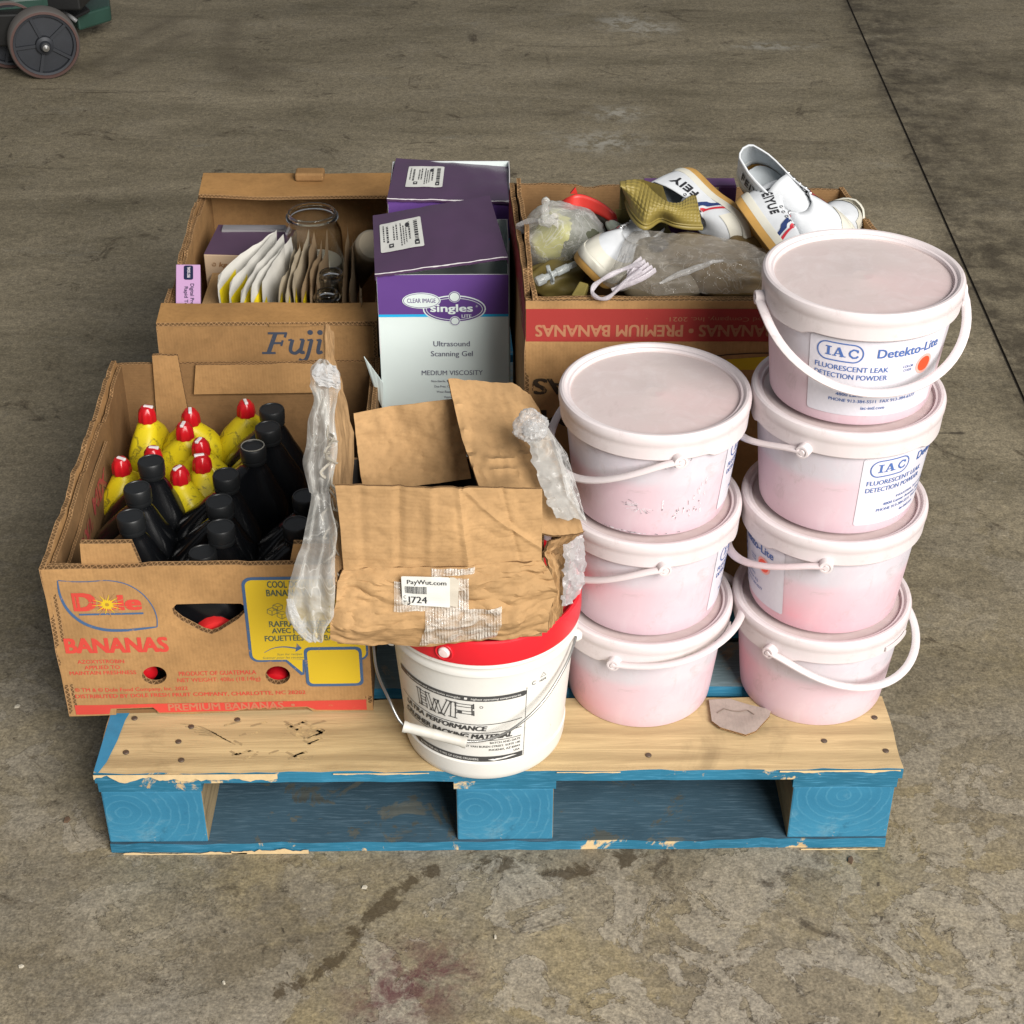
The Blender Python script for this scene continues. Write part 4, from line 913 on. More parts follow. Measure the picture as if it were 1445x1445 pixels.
for L,wd in (([(389,470),(379,498)],g),([(378,470),(405,470)],g*.6),([(404,469),(402,476)],g*.6),([(385,484),(399,484)],g*.6),([(399,480),(397,488)],g*.5),([(370,498),(389,498)],g*.6),
    ([(407,480),(412,479)],g*.5),([(413,479),(410,492),(412,497),(418,498),(425,492)],g*.85),([(428,479),(425,492),(425,497),(430,497)],g*.85),([(423,479),(429,479)],g*.5),
    ([(434,480),(441,479)],g*.5),([(440,479),(434,503),(428,509),(422,507)],g*.85),([(447,480),(453,479)],g*.5),([(452,479),(449,494),(450,498),(455,496)],g*.85)): fstroke(L,wd)
for q in ((433 if 0 else 432,469),(446,469)):
    c0=ff(*q); pf.poly(ell(c0[0]+.006,c0[1],.0042,.0042,14),INK,.01)
pf.done('fuji_lettering',fw_)
sl=MB(); s0,s1=ff(380,459),ff(438,465); 
# hand slot: folded-in cut in ledge edge
sl.box((s0[0]-.503,.6435,.4300),(s1[0]-.503,.647,.4335)); sl.build('hand_slot_fold',cbF,fj)
# contents
pur=plain('dull_purple_card',(.085,.045,.085),.5,0,.15,12); prd=plain('deep_purple_card',(.07,.028,.115),.42,0,.15,12); beige=plain('beige_card',(.45,.33,.22),.7); pink=plain('lilac_card',(.50,.30,.50),.5,0,.05)
def carton(nmn,label,cat,FL,FR,depth,h,zt,mt,mside,group=None,bev=.0015):
    """closed small carton from its two front top corners"""
    d=V((FR.x-FL.x,FR.y-FL.y,0)); wdt=d.length; rz=math.atan2(d.y,d.x)
    root=thing(nmn,label,cat,(FL.x,FL.y,zt-h),rz,group)
    b=MB(); b.box((0,0,0),(wdt,depth,h-.0015)); bo=b.build('body',mside,root); bevel(bo,bev,2)
    t=MB(); t.grid(lambda u,v:V((.001+u*(wdt-.002),.001+v*(depth-.002),h+.0012*math.sin(PI*u)*math.sin(PI*v))),8,6); to=t.build('top_panel',mt,root); m_=to.modifiers.new('s','SOLIDIFY'); m_.thickness=.0015
    return root,wdt
FZ=Z1+.006
zc=.405; r_,wd_=carton('carton','dull purple lidded carton in the back left of the apple carton','carton',P(287,358,z=zc),P(397,361,z=zc),.115,zc-FZ,zc,pur,beige)
pz_=Print(lambda u,v,w=0:V((u,w-.0008,v)),0); ik=ink((.25,.12,.04),(.45,.33,.22),'brown_ink'); pz_.text('©',.012,zc-FZ-.022,None,.007,ik,.02); pz_.text('kg  Fruit',.024,zc-FZ-.022,.05,.008,ik,.03,.2); pz_.done('carton_print',r_)
zc=.41; gA=P(312,324,z=zc);carton('carton','greyish flat carton against the back wall of the apple carton','carton',gA,P(402,324,z=zc),.02,zc-FZ,zc,plain('grey_card',(.20,.19,.20),.7),plain('grey_card',(.20,.19,.20),.7))
zc=.375; r_,wd_=carton('carton','kraft brown carton beside the lilac test box','carton',P(283,432,z=zc),P(325,432,z=zc),.12,zc-FZ,zc,cardboard((.42,.26,.12),'tan_card'),plain('brown_pink_card',(.30,.17,.14),.7))
# lilac test box leaning back, printed face toward the camera
A=P(248,437,y=.715); Bp=P(283,437,y=.720); Tt=P(253,373,y=.80)
U_=(Bp-A).normalized(); Wd=(Bp-A).length; up_=(Tt-A); up_=(up_-U_*up_.dot(U_)); Hh=up_.length; up_.normalize(); Nn=U_.cross(up_)*-1
tb_=thing('test_box','lilac home test box with a navy badge, at the left wall of the apple carton','carton')
LO=-.002
mpT=lambda u,v,w=0:A+U_*u+up_*v+Nn*w
b=MB(); 
vs=[mpT(u,v,w_) for w_ in (0,.035) for u,v in ((0,LO),(Wd,LO),(Wd,Hh),(0,Hh))]; b.add(vs,[(3,2,1,0),(4,5,6,7),(0,1,5,4),(1,2,6,5),(2,3,7,6),(3,0,4,7)]); bevel(b.build('body',pink,tb_),.001,2)
pt=Print(mpT,-.0008); nav=plain('navy_print',(.012,.015,.05),.4); pt.poly(rrect(.012,Hh-.032,.026,Hh-.003,.003),nav,.02); pt.text('FIRST SIGNAL',.0215,Hh-.028,.022,.0045,plain('white_print',(.7,.65,.7),.5),.02,rot=PI/2,lift=.0003)
pt.text('Digital Pregnancy',.022,Hh-.040,.07,.0055,nav,.015,rot=-PI/2);pt.text('Rapid Test',.013,Hh-.046,.045,.0055,nav,.015,rot=-PI/2)
for mbb,m in pt.d.values(): mbb.build('print',m,tb_)
# envelopes
pap=plain('white_padded_paper',(.60,.585,.54),.7,0,.08,30,.25); pap2=plain('shaded_cream_paper',(.46,.39,.28),.75,0,.1,30,.25); krf=plain('kraft_paper',(.36,.25,.14),.8,0,.12,30,.25); yst=plain('yellow_sticker',(.80,.62,.01),.5,0,.04)
EN=[((298,381),(376,325),pap,1,'leftmost white padded envelope, leaning on the purple carton'),((313,392),(383,323),pap,1,'second white padded envelope from the left'),((328,404),(390,329),pap,1,'third white padded envelope from the left'),((343,402),(400,332),pap,1,'fourth white padded envelope, wide yellow corner'),
((368,398),(402,346),pap,1,'fifth padded envelope, crumpled, with a small yellow square'),((392,412),(417,343),pap2,1,'cream envelope just right of the white ones'),((401,414),(424,347),pap2,1,'cream envelope with a tall yellow stripe'),((413,408),(434,327),pap2,1,'cream envelope with a yellow flap in front of the big jar'),((424,408),(445,331),krf,1,'second kraft envelope with a yellow edge below the big jar'),((436,408),(453,340),krf,0,'third kraft envelope right of the yellow edged one'),((446,405),(462,326),krf,0,'thin kraft envelope with a curled tip left of the small jars'),
((484,425),(488,321),krf,0,'tall pointed kraft envelope right of the small jars'),((494,425),(497,340),krf,0,'kraft envelope behind the tall pointed one'),((508,430),(509,398),krf,0,'short rounded kraft envelope near the right wall')]
ze=.448
for i,(fq,bq,m,yl,l) in enumerate(EN):
    a,b=P(*fq,z=ze-.006),P(*bq,z=ze+.004); d=V((b.x-a.x,b.y-a.y,0)); Ln=min(d.length,.26); rz=math.atan2(d.y,d.x)
    root=thing('envelope',l,'envelope',(a.x,a.y,FZ),rz,'envelopes standing in the apple carton')
    Hh=ze-FZ-.006
    def S_(u,v,sd,i=i,Ln=Ln,Hh=Hh):
        puff=.0055*math.sin(PI*min(1,max(0,u)))**.6*math.sin(PI*v)**.5
        top=Hh*v+.010*(v**8)*(u if i<5 else (.3+1.5*nz(u,i,0,2.5)+u))-.006*(1-u)**6*v
        bend=.006*nz(u,v*2,i*3,1.6)+.0035*nz(u,v,i*5,6)
        return V((Ln*u*(1-.06*(1-v)*0),bend*v+sd*puff+ (-.012*v if i<4 else 0),top))
    e=MB()
    e.grid(lambda u,v:S_(u,v,1),14,16); e.grid(lambda u,v:S_(u,v,-1),14,16)
    e.build('sleeve',m,root,60)
    if yl:
        y_=MB(); u0,u1,v0,v1=(.02,.30,.70,.90) if i<4 else ((.03,.13,.80,.88) if i==4 else (.03,.14,.6,.93))
        y_.grid(lambda u,v:S_(u0+(u1-u0)*u,v0+(v1-v0)*v+(.05*u if i<4 else .02*u),-1)+V((0,-.0009,0)),4,4); y_.build('sticker',yst,root)
# glass
def glass():
    t=NT('clear_glass'); return t.set(col=(.96,.97,.95),rough=.03,trans=1.0,ior=1.45)
GL=glass()
def jar(px,py,zt,r,h,label,fill=None):
    p=P(px,py,z=zt); root=thing('jar',label,'jar',(p.x,p.y,zt-h))
    g=MB(); rn=r*.84
    outp=[(.0001,0),(r*.92,0),(r,.006),(r,h-.045),(r*.97,h-.032),(rn,h-.020),(rn,h-.012),(rn+.0035,h-.010),(rn+.0035,h-.007),(rn,h-.005),(rn,h-.001),(rn-.001,h)]
    inn_=[(rn-.003,h),(rn-.0035,h-.02),(r*.97-.003,h-.033),(r-.003,h-.047),(r-.003,.008),(r*.9,.004),(.0001,.004)]
    g.lathe(outp+inn_,56); g.build('glass',GL,root,50)
    if fill:
        f=MB(); f.lathe([(.0001,.0045),(r-.0036,.0085),(r-.0036,fill),(.0001,fill+.002)],40); f.build('contents',plain('pale_powder',(.62,.56,.44),.9),root,50)
    return root
jar(440,299,.466,.047,.306,'big clear glass jar with pale powder, behind the envelopes',.22)
j=jar(467,384,.440,.022,.14,'small clear jar, upper one of the two between the kraft envelopes',.06)
jar(461,412,.430,.021,.283,'small clear jar, lower one in front of the other small jar',.10)
# support for the upper jar: it stands on a plain carton
zc=.300-.0005; p=P(467,384,z=.44); carton('carton','dark plain carton deep in the apple carton under a small jar','carton',V((p.x-.022,p.y-.03,0)),V((p.x+.035,p.y-.03,0)),.07,zc-FZ,zc,krf,krf)
# ribbed paper roll
A,Bp=P(526,345,z=.455),P(488,400,z=.30); 
ro=MB(); d=(A-Bp).normalized(); M=Matrix.Translation(Bp)@d.to_track_quat('Z','Y').to_matrix().to_4x4(); Lr=(A-Bp).length
ro.lathe([(.0001,-.02),(.026,-.02)]+[(.026+(.0006 if k%2 else -.0004),-.015+ (Lr+.01)*k/40) for k in range(41)]+[(.022,Lr),(.0001,Lr)],36,0,M)
tag(ro.build('paper_roll',plain('cream_roll',(.50,.42,.30),.75,0,.06),None,40),'cream ribbed paper roll leaning in the right corner of the apple carton','roll')

# ------------------------------------------------------------------ ultrasound gel cartons
vp=plain('violet_card',(.115,.052,.225),.36,0,.10,8,.12); vd=plain('dark_violet_card',(.075,.038,.085),.33,0,.18,9,.2); pw=plain('pale_blue_white_card',(.66,.74,.72),.36,0,.03,6); cy=plain('cyan_line',(.02,.40,.72),.4,0,.02); vi=plain('violet_print',(.10,.045,.20),.4,0,.03); wpt=plain('white_label',(.66,.66,.62),.5,0,.05); bki=plain('black_fine_print',(.03,.03,.035),.6); gry=plain('grey_fine_print',(.12,.12,.17),.6)
edgew=plain('worn_card_edge',(.62,.60,.60),.8,0,.2)
def gel(label,FL,FR,depth,zt,lid_pts,front_print=True):
    root=thing('gel_carton',label,'box',(0,0,0),0,'ultrasound gel cartons')
    d=V((FR.x-FL.x,FR.y-FL.y)); n_=V((-d.y,d.x)).normalized(); Cn=[V((FL.x,FL.y)),V((FR.x,FR.y)),V((FR.x,FR.y))+n_*depth,V((FL.x,FL.y))+n_*depth]; H=zt-Z1
    for i,nmn in enumerate(('front_panel','side_panel','back_panel','side_panel')):
        mp,L=wallmap(Cn[i],Cn[(i+1)%4],Z1,50+i,.0012)
        mb=MB(); plate(mb,[[(0,0),(L,0),(L,H-.07),(L,H),(0,H),(0,H-.07)]],mp,.0012,.02,0,1); o=mb.build(nmn,[pw,edgew],root)
        q=Print(mp,-.0005); q.rect(.0005,H-.062,L-.0005,H,vp,.012); q.rect(.0005,H-.0655,L-.0005,H-.0615,cy,.012,lift=.0002)
        if i==0:
            if front_print: gelprint(q,L,H)
        nm={'violet_card':'violet_band','cyan_line':'cyan_line','violet_print':'violet_print','pale_blue_white_card':'white_print','grey_fine_print':'small_print'}
        for mbb,m in q.d.values(): mbb.build(nm.get(m.name.split('.')[0],'print'),m,o)
    b=MB(); b.box((min(c.x for c in Cn)+.004,min(c.y for c in Cn)+.006,Z1),(max(c.x for c in Cn)-.004,max(c.y for c in Cn)-.006,Z1+.002)); b.build('base',pw,root)
    # lid flap: bilinear sheet with soft dents
    a,b2,c2,d2=[V(p) for p in lid_pts]   # FL FR BR BL
    nrm=(b2-a).cross(d2-a).normalized()
    def lm(u,v,w=0): return a.lerp(b2,u).lerp(d2.lerp(c2,u),v)+nrm*(-w+.0016*nz(u*3,v*3,7,1)+.0030*math.sin(PI*u)*math.sin(PI*v)+.0012*nz(u*9,v*4,2,1))
    g=MB(); plate(g,[[(0,0),(1,0),(1,1),(0,1)]],lm,.0014,.06); lo=g.build('lid_flap',[vd,edgew],root,30)
    # front lip of lid folded down and side lips
    g=MB(); dn=V((0,0,-1)); g.grid(lambda u,v:lm(u,0)+dn*(.0035*v+.0008*nz(u*20,1,0,1)),24,1); g.grid(lambda u,v:lm(1,u)+dn*.010*v,14,1); g.grid(lambda u,v:lm(0,u)+dn*.010*v,14,1); lp=g.build('lid_edge',edgew if 0 else vd,root); lp.modifiers.new('s','SOLIDIFY').thickness=.001
    ed=MB(); ed.tube([lm(t/40,0.002)+V((0,-.0006,.0003*nz(t,1,2,.9))) for t in range(41)],[.0008+.0006*abs(nz(t,3,1,.7)) for t in range(41)],5); ed.build('scuffed_edge',edgew,root)
    return root,lm,Cn,H,lo
def gelprint(q,L,H):
    ux=lambda px:(px-532)/(717-532)*L
    hv=lambda py:H-(py-385)*.00111*1.0
    k=.001005
    cx=ux(640); cyy=H-.047-.006
    q.poly(ell(cx,cyy,.0445,.0215,36),pw,.02,lift=.0004); q.poly(ell(cx,cyy,.0425,.0197,36),vi,.02,lift=.0006); q.stroke(ell(cx,cyy,.0395,.0170,36),.0008,pw,True,.0008)
    q.poly(ell(cx+.0005,cyy+.019,.0085,.0085,20),pw,.02,lift=.0007); q.stroke(ell(cx+.0005,cyy+.019,.0072,.0072,20),.0011,vi,True,.0009)
    q.poly(ell(cx+.0005,cyy-.019,.0075,.0075,20),pw,.02,lift=.0007); q.stroke(ell(cx+.0005,cyy-.019,.0060,.0060,20),.0011,vi,True,.0009); q.poly(ell(cx+.0005,cyy-.019,.0038,.0038,14),pw,.02,lift=.001)
    x2=cx-.046; y2=cyy+.0135
    q.poly(ell(x2,y2,.027,.0125,28),pw,.02,lift=.0009); q.stroke(ell(x2,y2,.0252,.0110,28),.0008,vi,True,.0011)
    q.text('CLEAR IMAGE',x2-.020,y2-.0032,.040,.0068,vi,0.01,lift=.0012)
    q.text('singles',cx-.034,cyy-.0040,.060,.0118,pw,.03,lift=.0010); q.text('®',cx+.030,cyy+.003,None,.003,pw,0,lift=.001); q.text('LITE',cx+.010,cyy-.0135,.014,.0050,pw,.02,lift=.0010)
    def cl(s,py,w_,h_,m=gry,b=.01): q.text(s,cx-.005,H-(py-385)*.001235,w_,h_,m,b,align='C',lift=.0004)
    cl('Ultrasound',476,.052,.0085,gry,.012); cl('Scanning Gel',489,.060,.0085,gry,.012); cl('MEDIUM VISCOSITY',514,.088,.0078,gry,.008)
    for i,s in enumerate(('Non-Sterile, for External Use Only','Dye-Free, Clear, Non-Staining','Water-Based, Water-Soluble','Hypoallergenic','Harmless to Transducers','Bacteriostatic','Non-Irritating')): cl(s,523.5+i*7.2,.0018*len(s),.0036,gry,0)
def lid_label(lm,lo,u0,u1,v0,v1):
    q=Print(lambda u,v,w=0:lm(u,v,w),-.0010)
    q.poly(rrect(u0,v0,u1,v1,.015),wpt,.05)
    W=u1-u0;Hh=v1-v0; rr=random.Random(2)
    mb=q
    # rotated print: small lines running down the label
    q.text('00L 15K 4000 030',u1-.06*W,v0+.42*Hh,.5*Hh,.09*W,bki,.03,rot=PI/2,lift=.0005) if 0 else None
    for k in range(3): 
        uu=u0+W*(.78+.0*k); 
    cols=[(.86,.10,.9,.03),(.70,.30,.9,.012),(.62,.2,.75,.008),(.56,.15,.8,.008),(.50,.12,.85,.008),(.40,.35,.9,.01),(.33,.35,.85,.01),(.18,.3,.85,.016),(.09,.35,.9,.01),(.5,.5,.9,.006)]
    for (fu,a,b,wd) in cols:
        t=a
        while t<b:
            l=.02+.05*rr.random(); q.rect(u0+W*fu-wd*.5,v0+Hh*t,u0+W*fu+wd*.5,v0+Hh*min(b,t+l),bki,1,lift=.0005); t+=l+.022
    q.poly(ell(u0+.66*W,v0+.80*Hh,.05*W,.08*Hh,12),bki,.1,lift=.0005)
    for a,b in ((.80,.08),(.2,.12)):
        q.rect(u0+W*a,v0+Hh*b,u0+W*(a+.11),v0+Hh*(b+.13),bki,1,lift=.0005); q.rect(u0+W*(a+.03),v0+Hh*(b+.04),u0+W*(a+.08),v0+Hh*(b+.08),wpt,1,lift=.0009)
    for mbb,m in q.d.values(): mbb.build('label' if 'label' in m.name else 'label_text',m,lo)
ya=.556
rA,lmA,CA,HA,loA=gel('nearer violet and white gel carton with its lid flap lifted askew',P(531,388,y=ya),P(718,385,y=ya),.185,.556,[P(529,387,y=ya-.004),P(716,363,y=ya-.004),P(690,276,y=.745),P(526,304,y=.745)])
lid_label(lmA,loA,.005,.42,.36,.80) if 0 else lid_label(lmA,loA,.055,.40,.32,.80)
yb=.80
rB,lmB,CB,HB,loB=gel('farther violet gel carton, closed, partly hidden by the nearer one',P(547,280,y=yb),P(720,286,y=yb),.155,.560,[P(546,280,y=yb-.004),P(719,285,y=yb-.004),P(717,233,y=.962),P(559,223,y=.962)],True)
lid_label(lmB,loB,.13,.44,.27,.78)
# torn side flap, lower left of the nearer gel carton
tf=MB(); Q=[P(514,503,y=.56),P(541,540,y=.55),P(541,578,y=.55),P(533,560,y=.555)]; 
tf.grid(lambda u,v:Q[0].lerp(Q[1],u).lerp(Q[3].lerp(Q[2],u),v)+V((0,.002*nz(u*3,v,1),0)),6,6); x=tf.build('torn_flap',pw,rA); x.modifiers.new('s','SOLIDIFY').thickness=.001

# ------------------------------------------------------------------ upside-down banana carton on the right
box2=thing('banana_box','brown carton with a red band and upside down lettering, heaped with shoes and bags','box')
lowbox=thing('banana_box','plain brown carton underneath the upside down lettered one','box')
G=[V((.037,.362)),V((.548,.356)),V((.505,.716)),V((.020,.742))]; ZG=.380; HG=.613-ZG
for k,nmn in enumerate(('front_wall','side_wall','back_wall','side_wall')):
    a,b=G[k],G[(k+1)%4]; wall(nmn,a.lerp(V((.28,.55)),.02),b.lerp(V((.28,.55)),.02),Z1,ZG-Z1-.001,.006,lowbox,80+k,amp=0)
b_=MB(); cen=V((.28,.55)); b_.add([(*g.lerp(cen,.03),z) for z in (ZG-.008,ZG-.002) for g in G],[(3,2,1,0),(4,5,6,7),(0,1,5,4),(1,2,6,5),(2,3,7,6),(3,0,4,7)]); b_.build('top',cb_in,lowbox)
fw2,mp2=wall('front_wall',G[0],G[1],ZG,HG,.0065,box2,31,(),.0015)
wall('side_wall',G[1],G[2],ZG,HG+.002,.0065,box2,32,((.1,.25,.004),),.003); wall('back_wall',G[2],G[3],ZG,HG,.0065,box2,33,((.18,.26,.003),(.36,.38,-.004)),.002,mats=[cb_in,ce])
lw2,mpL2=wall('side_wall',G[3],G[0],ZG,HG,.0065,box2,34,((.05,.1,.003),(.2,.3,.002),(.345,.39,-.006)),.004,warp=.003)
wall('liner',G[3],G[0],ZG+.003,HG+.004,.006,box2,35,((.08,.2,.006),(.3,.36,-.008)),.004,mats=[cb_in,ce],push=.0085,warp=.004)
wall('liner',G[0],G[1],ZG+.003,HG-.004,.006,box2,36,(),.0015,mats=[cb_out,ce],push=.009,warp=.002)
b_=MB(); b_.add([(*g.lerp(cen,.03),z) for z in (ZG,ZG+.006) for g in G],[(3,2,1,0),(4,5,6,7),(0,1,5,4),(1,2,6,5),(2,3,7,6),(3,0,4,7)]); b_.build('base',cb_in,box2)
q2=Print(mp2,-.0007); RD2=ink((.36,.022,.028),KR,'deep_red_ink',.15,.28,70); BN2=ink((.46,.21,.11),(.36,.022,.028),'kraft_lettering',.28,.40,90); BK2=ink((.02,.017,.014),KR,'black_ink',.25,.38,70)
def g2(px,py): 
    p=P(px,py,y=.361); return (p.x-.037,p.z-ZG)
L2=.511; q2.poly([(.0005,g2(745,482)[1]),(L2-.001,g2(745,482)[1]),(L2-.001,g2(745,436)[1]),(.0005,g2(745,436)[1])],RD2,.015)
ht=lambda py0,py1:g2(800,py0)[1]-g2(800,py1)[1]
def up2(s,pxr,pxl,pyb,pyt,m,b,**k):
    """text upside down: starts at its right end, baseline at the upper pixel row"""
    a=g2(pxr,pyt); w_=g2(pxr,pyt)[0]-g2(pxl,pyt)[0]; q2.text(s,a[0],a[1],w_,ht(pyt,pyb),m,b,flip=True,**k)
up2('PREMIUM BANANAS • PREMIUM BANANAS',1195,755,473,457,BN2,.035,lift=.0003)
up2('® TM & © Dole Food Company, Inc. 2021',1190,945,452,446,BN2,.0,lift=.0003)
up2('PREMIUM',1010,762,600,578,BK2,.03) ; up2('BANANAS',960,752,556,534,BK2,.03)
q2.stroke([g2(1000,503),g2(1025,499),g2(1060,497),g2(1110,496)],.0016,BK2); q2.poly([g2(1010,520),g2(1010,507),g2(1100,500),g2(1100,520)][::-1],YE,.02)
nm={'deep_red_ink':'red_band','kraft_lettering':'band_lettering','black_ink':'black_lettering','yellow_ink':'yellow_patch'}
for mbb,m in q2.d.values(): mbb.build(nm.get(m.name.split('.')[0],'print'),m,fw2)
ql=Print(mpL2,-.0007); Ls=(G[3]-G[0]).length; ql.rect(.001,g2(745,482)[1],Ls-.001,g2(745,436)[1]+.004,RD2,.012); ql.text('BANANAS',Ls-.03,.195,.12,.012,BN2,.03,flip=True,lift=.0003)
for mbb,m in ql.d.values(): mbb.build(nm.get(m.name.split('.')[0],'print'),m,lw2)
#--PART4--
# ------------------------------------------------------------------ torn carton on the pail
def coons(rows,crump,amp,th,nrm=None,nu=28,nv=20,fac=1.0):
    """rows: list of rows of points (same count), smooth-interpolated; returns S(u,v,w)"""
    rr=[[V(p) for p in r] for r in rows]; m=len(rr);k=len(rr[0])
    def along(L,t):
        x=t*(len(L)-1); i=min(int(x),len(L)-2); return L[i].lerp(L[i+1],x-i)
    A=along(rr[0],.5)-along(rr[-1],.5); Bv=along(rr[m//2],1)-along(rr[m//2],0); N=(nrm or Bv.cross(A)).normalized()
    def Sx(u,v,w=0):
        p=along([along(r,u) for r in rr],v)
        d=0
        if amp:
            q=V((u*crump,v*crump*.8,len(rr)*1.7+rr[0][0].x*9))
            d=amp*(noise.noise(q*1.3)+1.0*(.35-abs(noise.noise(q*2.1)))+.38*(.3-abs(noise.noise(q*4.3+V((3,1,2))))))
        return p+N*(d-w)
    return Sx
def qsheet(mb,Sx,th,nu=24,nv=16,m=0,me=1,trim=None):
    L=[(0,0),(1,0),(1,1),(0,1)]
    if trim:
        rr=random.Random(trim); L=[]
        for (a,b) in (((0,0),(1,0)),((1,0),(1,1)),((1,1),(0,1)),((0,1),(0,0))):
            for k in range(10):
                t=k/10; x,y=a[0]+(b[0]-a[0])*t,a[1]+(b[1]-a[1])*t; j=.012; L.append((min(1.02,max(-.02,x+rr.uniform(-j,j))),min(1.02,max(-.02,y+rr.uniform(-j,j)))))
    plate(mb,[L],lambda u,v,w:Sx(u,v,w),th,1/nu,m,me)
torn=thing('torn_carton','crumpled torn brown carton with open flaps on top of the red lid','box')
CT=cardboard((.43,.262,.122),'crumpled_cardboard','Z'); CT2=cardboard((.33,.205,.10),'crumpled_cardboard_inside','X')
LZ=ZT+.2335
yf=-.035
def pts(L): return [P(a,b,y=y) for a,b,y in L]
# rows go bottom -> top
low=[pts([(466,900,-.045),(530,911,-.042),(590,911,-.040),(656,906,-.038),(720,900,-.036),(772,893,-.03)]),
     pts([(466,880,-.052),(520,888,-.056),(600,884,-.052),(670,880,-.050),(730,874,-.046),(775,862,-.03)]),
     pts([(474,850,-.045),(530,850,-.048),(600,852,-.046),(670,848,-.044),(730,843,-.040),(787,834,-.022)]),
     pts([(476,820,-.035),(530,822,-.043),(600,826,-.043),(670,822,-.042),(730,815,-.037),(778,808,-.018)]),
     pts([(484,803,-.026),(530,801,-.032),(600,799,-.034),(670,796,-.032),(730,791,-.026),(764,788,-.018)])]
mb=MB(); Sl=coons(low,4.4,.0068,0); plate(mb,[[(0,0),(1,0),(1,1),(0,1)]],Sl,.004,.0165); mb.build('front_wall',[CT,ce],torn,22)
flp=[pts([(485,803,-.026),(560,801,-.031),(640,797,-.031),(700,793,-.027),(764,788,-.018)]),
     pts([(479,745,-.020),(560,742,-.024),(640,745,-.030),(700,742,-.022),(765,738,-.012)]),
     pts([(473,683,-.010),(560,684,-.014),(640,686,-.020),(700,686,-.014),(764,687,-.004)])]
mb=MB(); Sf=coons(flp,3.0,.0026,0)
def Sf2(u,v,w=0):
    p=Sf(u,v,w); 
    d=.0030*max(0,1-abs(u-.53-.06*(1-v))/.035)-.0026*max(0,1-abs(u-.26)/.03)-.0016*max(0,1-abs(u-.10)/.03)+.0016*max(0,1-abs(u-.40)/.03)-.0015*max(0,1-abs(u-.88+.1*v)/.02)+.0022*max(0,1-abs((u-.55)-(1-v)*.9*.45/.75)/.05*1.4)*(1 if u>.55 else 0)
    return p+V((0,-d,0))
plate(mb,[[(0.0,0),(.5,.004),(1,0),(1.0,.45),(1.003,1),(.6,.995),(.3,1.0),(0,1.0),(.005,.5)]],Sf2,.004,.0115); mb.build('front_flap',[CT,ce],torn,30)
bkf=[pts([(513,690,.17),(560,684,.17),(615,676,.165),(664,668,.16)]),pts([(505,635,.19),(560,628,.20),(615,618,.19),(650,612,.185)]),pts([(500,583,.205),(550,572,.215),(600,566,.21),(637,563,.205)])]
mb=MB(); Sb=coons(bkf,4,.0035,0); plate(mb,[[(0,-.03),(1,-.06),(1,1),(.55,.985),(0,1)]],Sb,.004,.03); mb.build('back_flap',[CT,ce],torn,30)
rfl=[pts([(690,800,.000),(763,754,.004),(795,757,.010),(823,752,.016)]),pts([(676,695,.03),(720,688,.035),(770,690,.045),(805,690,.055)]),pts([(650,622,.12),(700,622,.125),(740,620,.13),(783,640,.125)]),pts([(632,536,.20),(672,537,.215),(722,541,.225),(756,560,.215)])]
mb=MB(); Sr=coons(rfl,4,.0045,0,V((.15,-.45,.85)))
def Sr2(u,v,w=0):
    p=Sr(u,v,w); d=0
    for c,a in ((.86,.002),(.12,.002),(.55,.0035),(.60,-.003),(.48,.0028),(.72,.002),(.30,.002)): d+=a*max(0,1-abs(v-c+.02*math.sin(u*5))/.016)
    return p+V((0,-.3*d,d))
plate(mb,[[(.0,.03),(.35,.0),(1,.0),(1,.5),(1,.93),(.93,1),(.62,1.0),(.0,1),(.02,.6)]],Sr2,.004,.026); mb.build('side_flap',[CT,ce],torn,30)
lfl=[pts([(466,812,-.02),(478,806,-.022),(488,800,-.02)]),pts([(468,750,.0),(474,748,.0),(480,745,.0)]),pts([(470,690,.05),(480,688,.07),(497,684,.12)]),pts([(465,620,.10),(480,620,.11),(499,610,.15)]),pts([(463,540,.14),(472,545,.15),(484,556,.17)]),pts([(459,500,.16),(466,500,.165),(474,512,.17)]),pts([(460,456,.17),(464,460,.172),(470,470,.175)])]
mb=MB(); Sq=coons(lfl,7,.003,0,V((.8,-.5,.2))); plate(mb,[[(0,0),(1,0),(1,.15),(1.02,.4),(.95,.55),(1.1,.72),(.9,.85),(1,1),(0,1),(-.1,.8),(.05,.6),(-.08,.4),(0,.2)]],Sq,.004,.03); mb.build('side_flap',[CT2,ce],torn,30)
bl=plain('interior_shade_black',(.006,.006,.006),.8,0,.2,20,.3)  # black that paints in the shade of the carton interior
# body: left/right/back walls and base under the flaps
def P3(px,py,y): return P(px,py,y=y)
fl_,fr_=P3(470,899,-.04),P3(770,893,-.03); fl_.z=fr_.z=LZ+.001
W_=[V((fl_.x+.004,fl_.y+.004)),V((fr_.x-.004,fr_.y+.006)),V((fr_.x-.002,.19)),V((fl_.x+.006,.19))]
topz=P3(484,803,-.026).z
for i,h_,mt in ((1,topz-LZ,CT2),(2,.11,bpy.data.materials.get('interior_shade_black') or CT2),(3,topz-LZ+.01,CT2)):  # rear wall in the same black, interior shade as colour
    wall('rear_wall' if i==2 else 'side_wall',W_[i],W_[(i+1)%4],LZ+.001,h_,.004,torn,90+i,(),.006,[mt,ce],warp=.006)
b_=MB(); b_.add([(*p,z) for z in (LZ+.0005,LZ+.0045) for p in W_],[(3,2,1,0),(4,5,6,7),(0,1,5,4),(1,2,6,5),(2,3,7,6),(3,0,4,7)]); b_.build('base',CT2,torn)
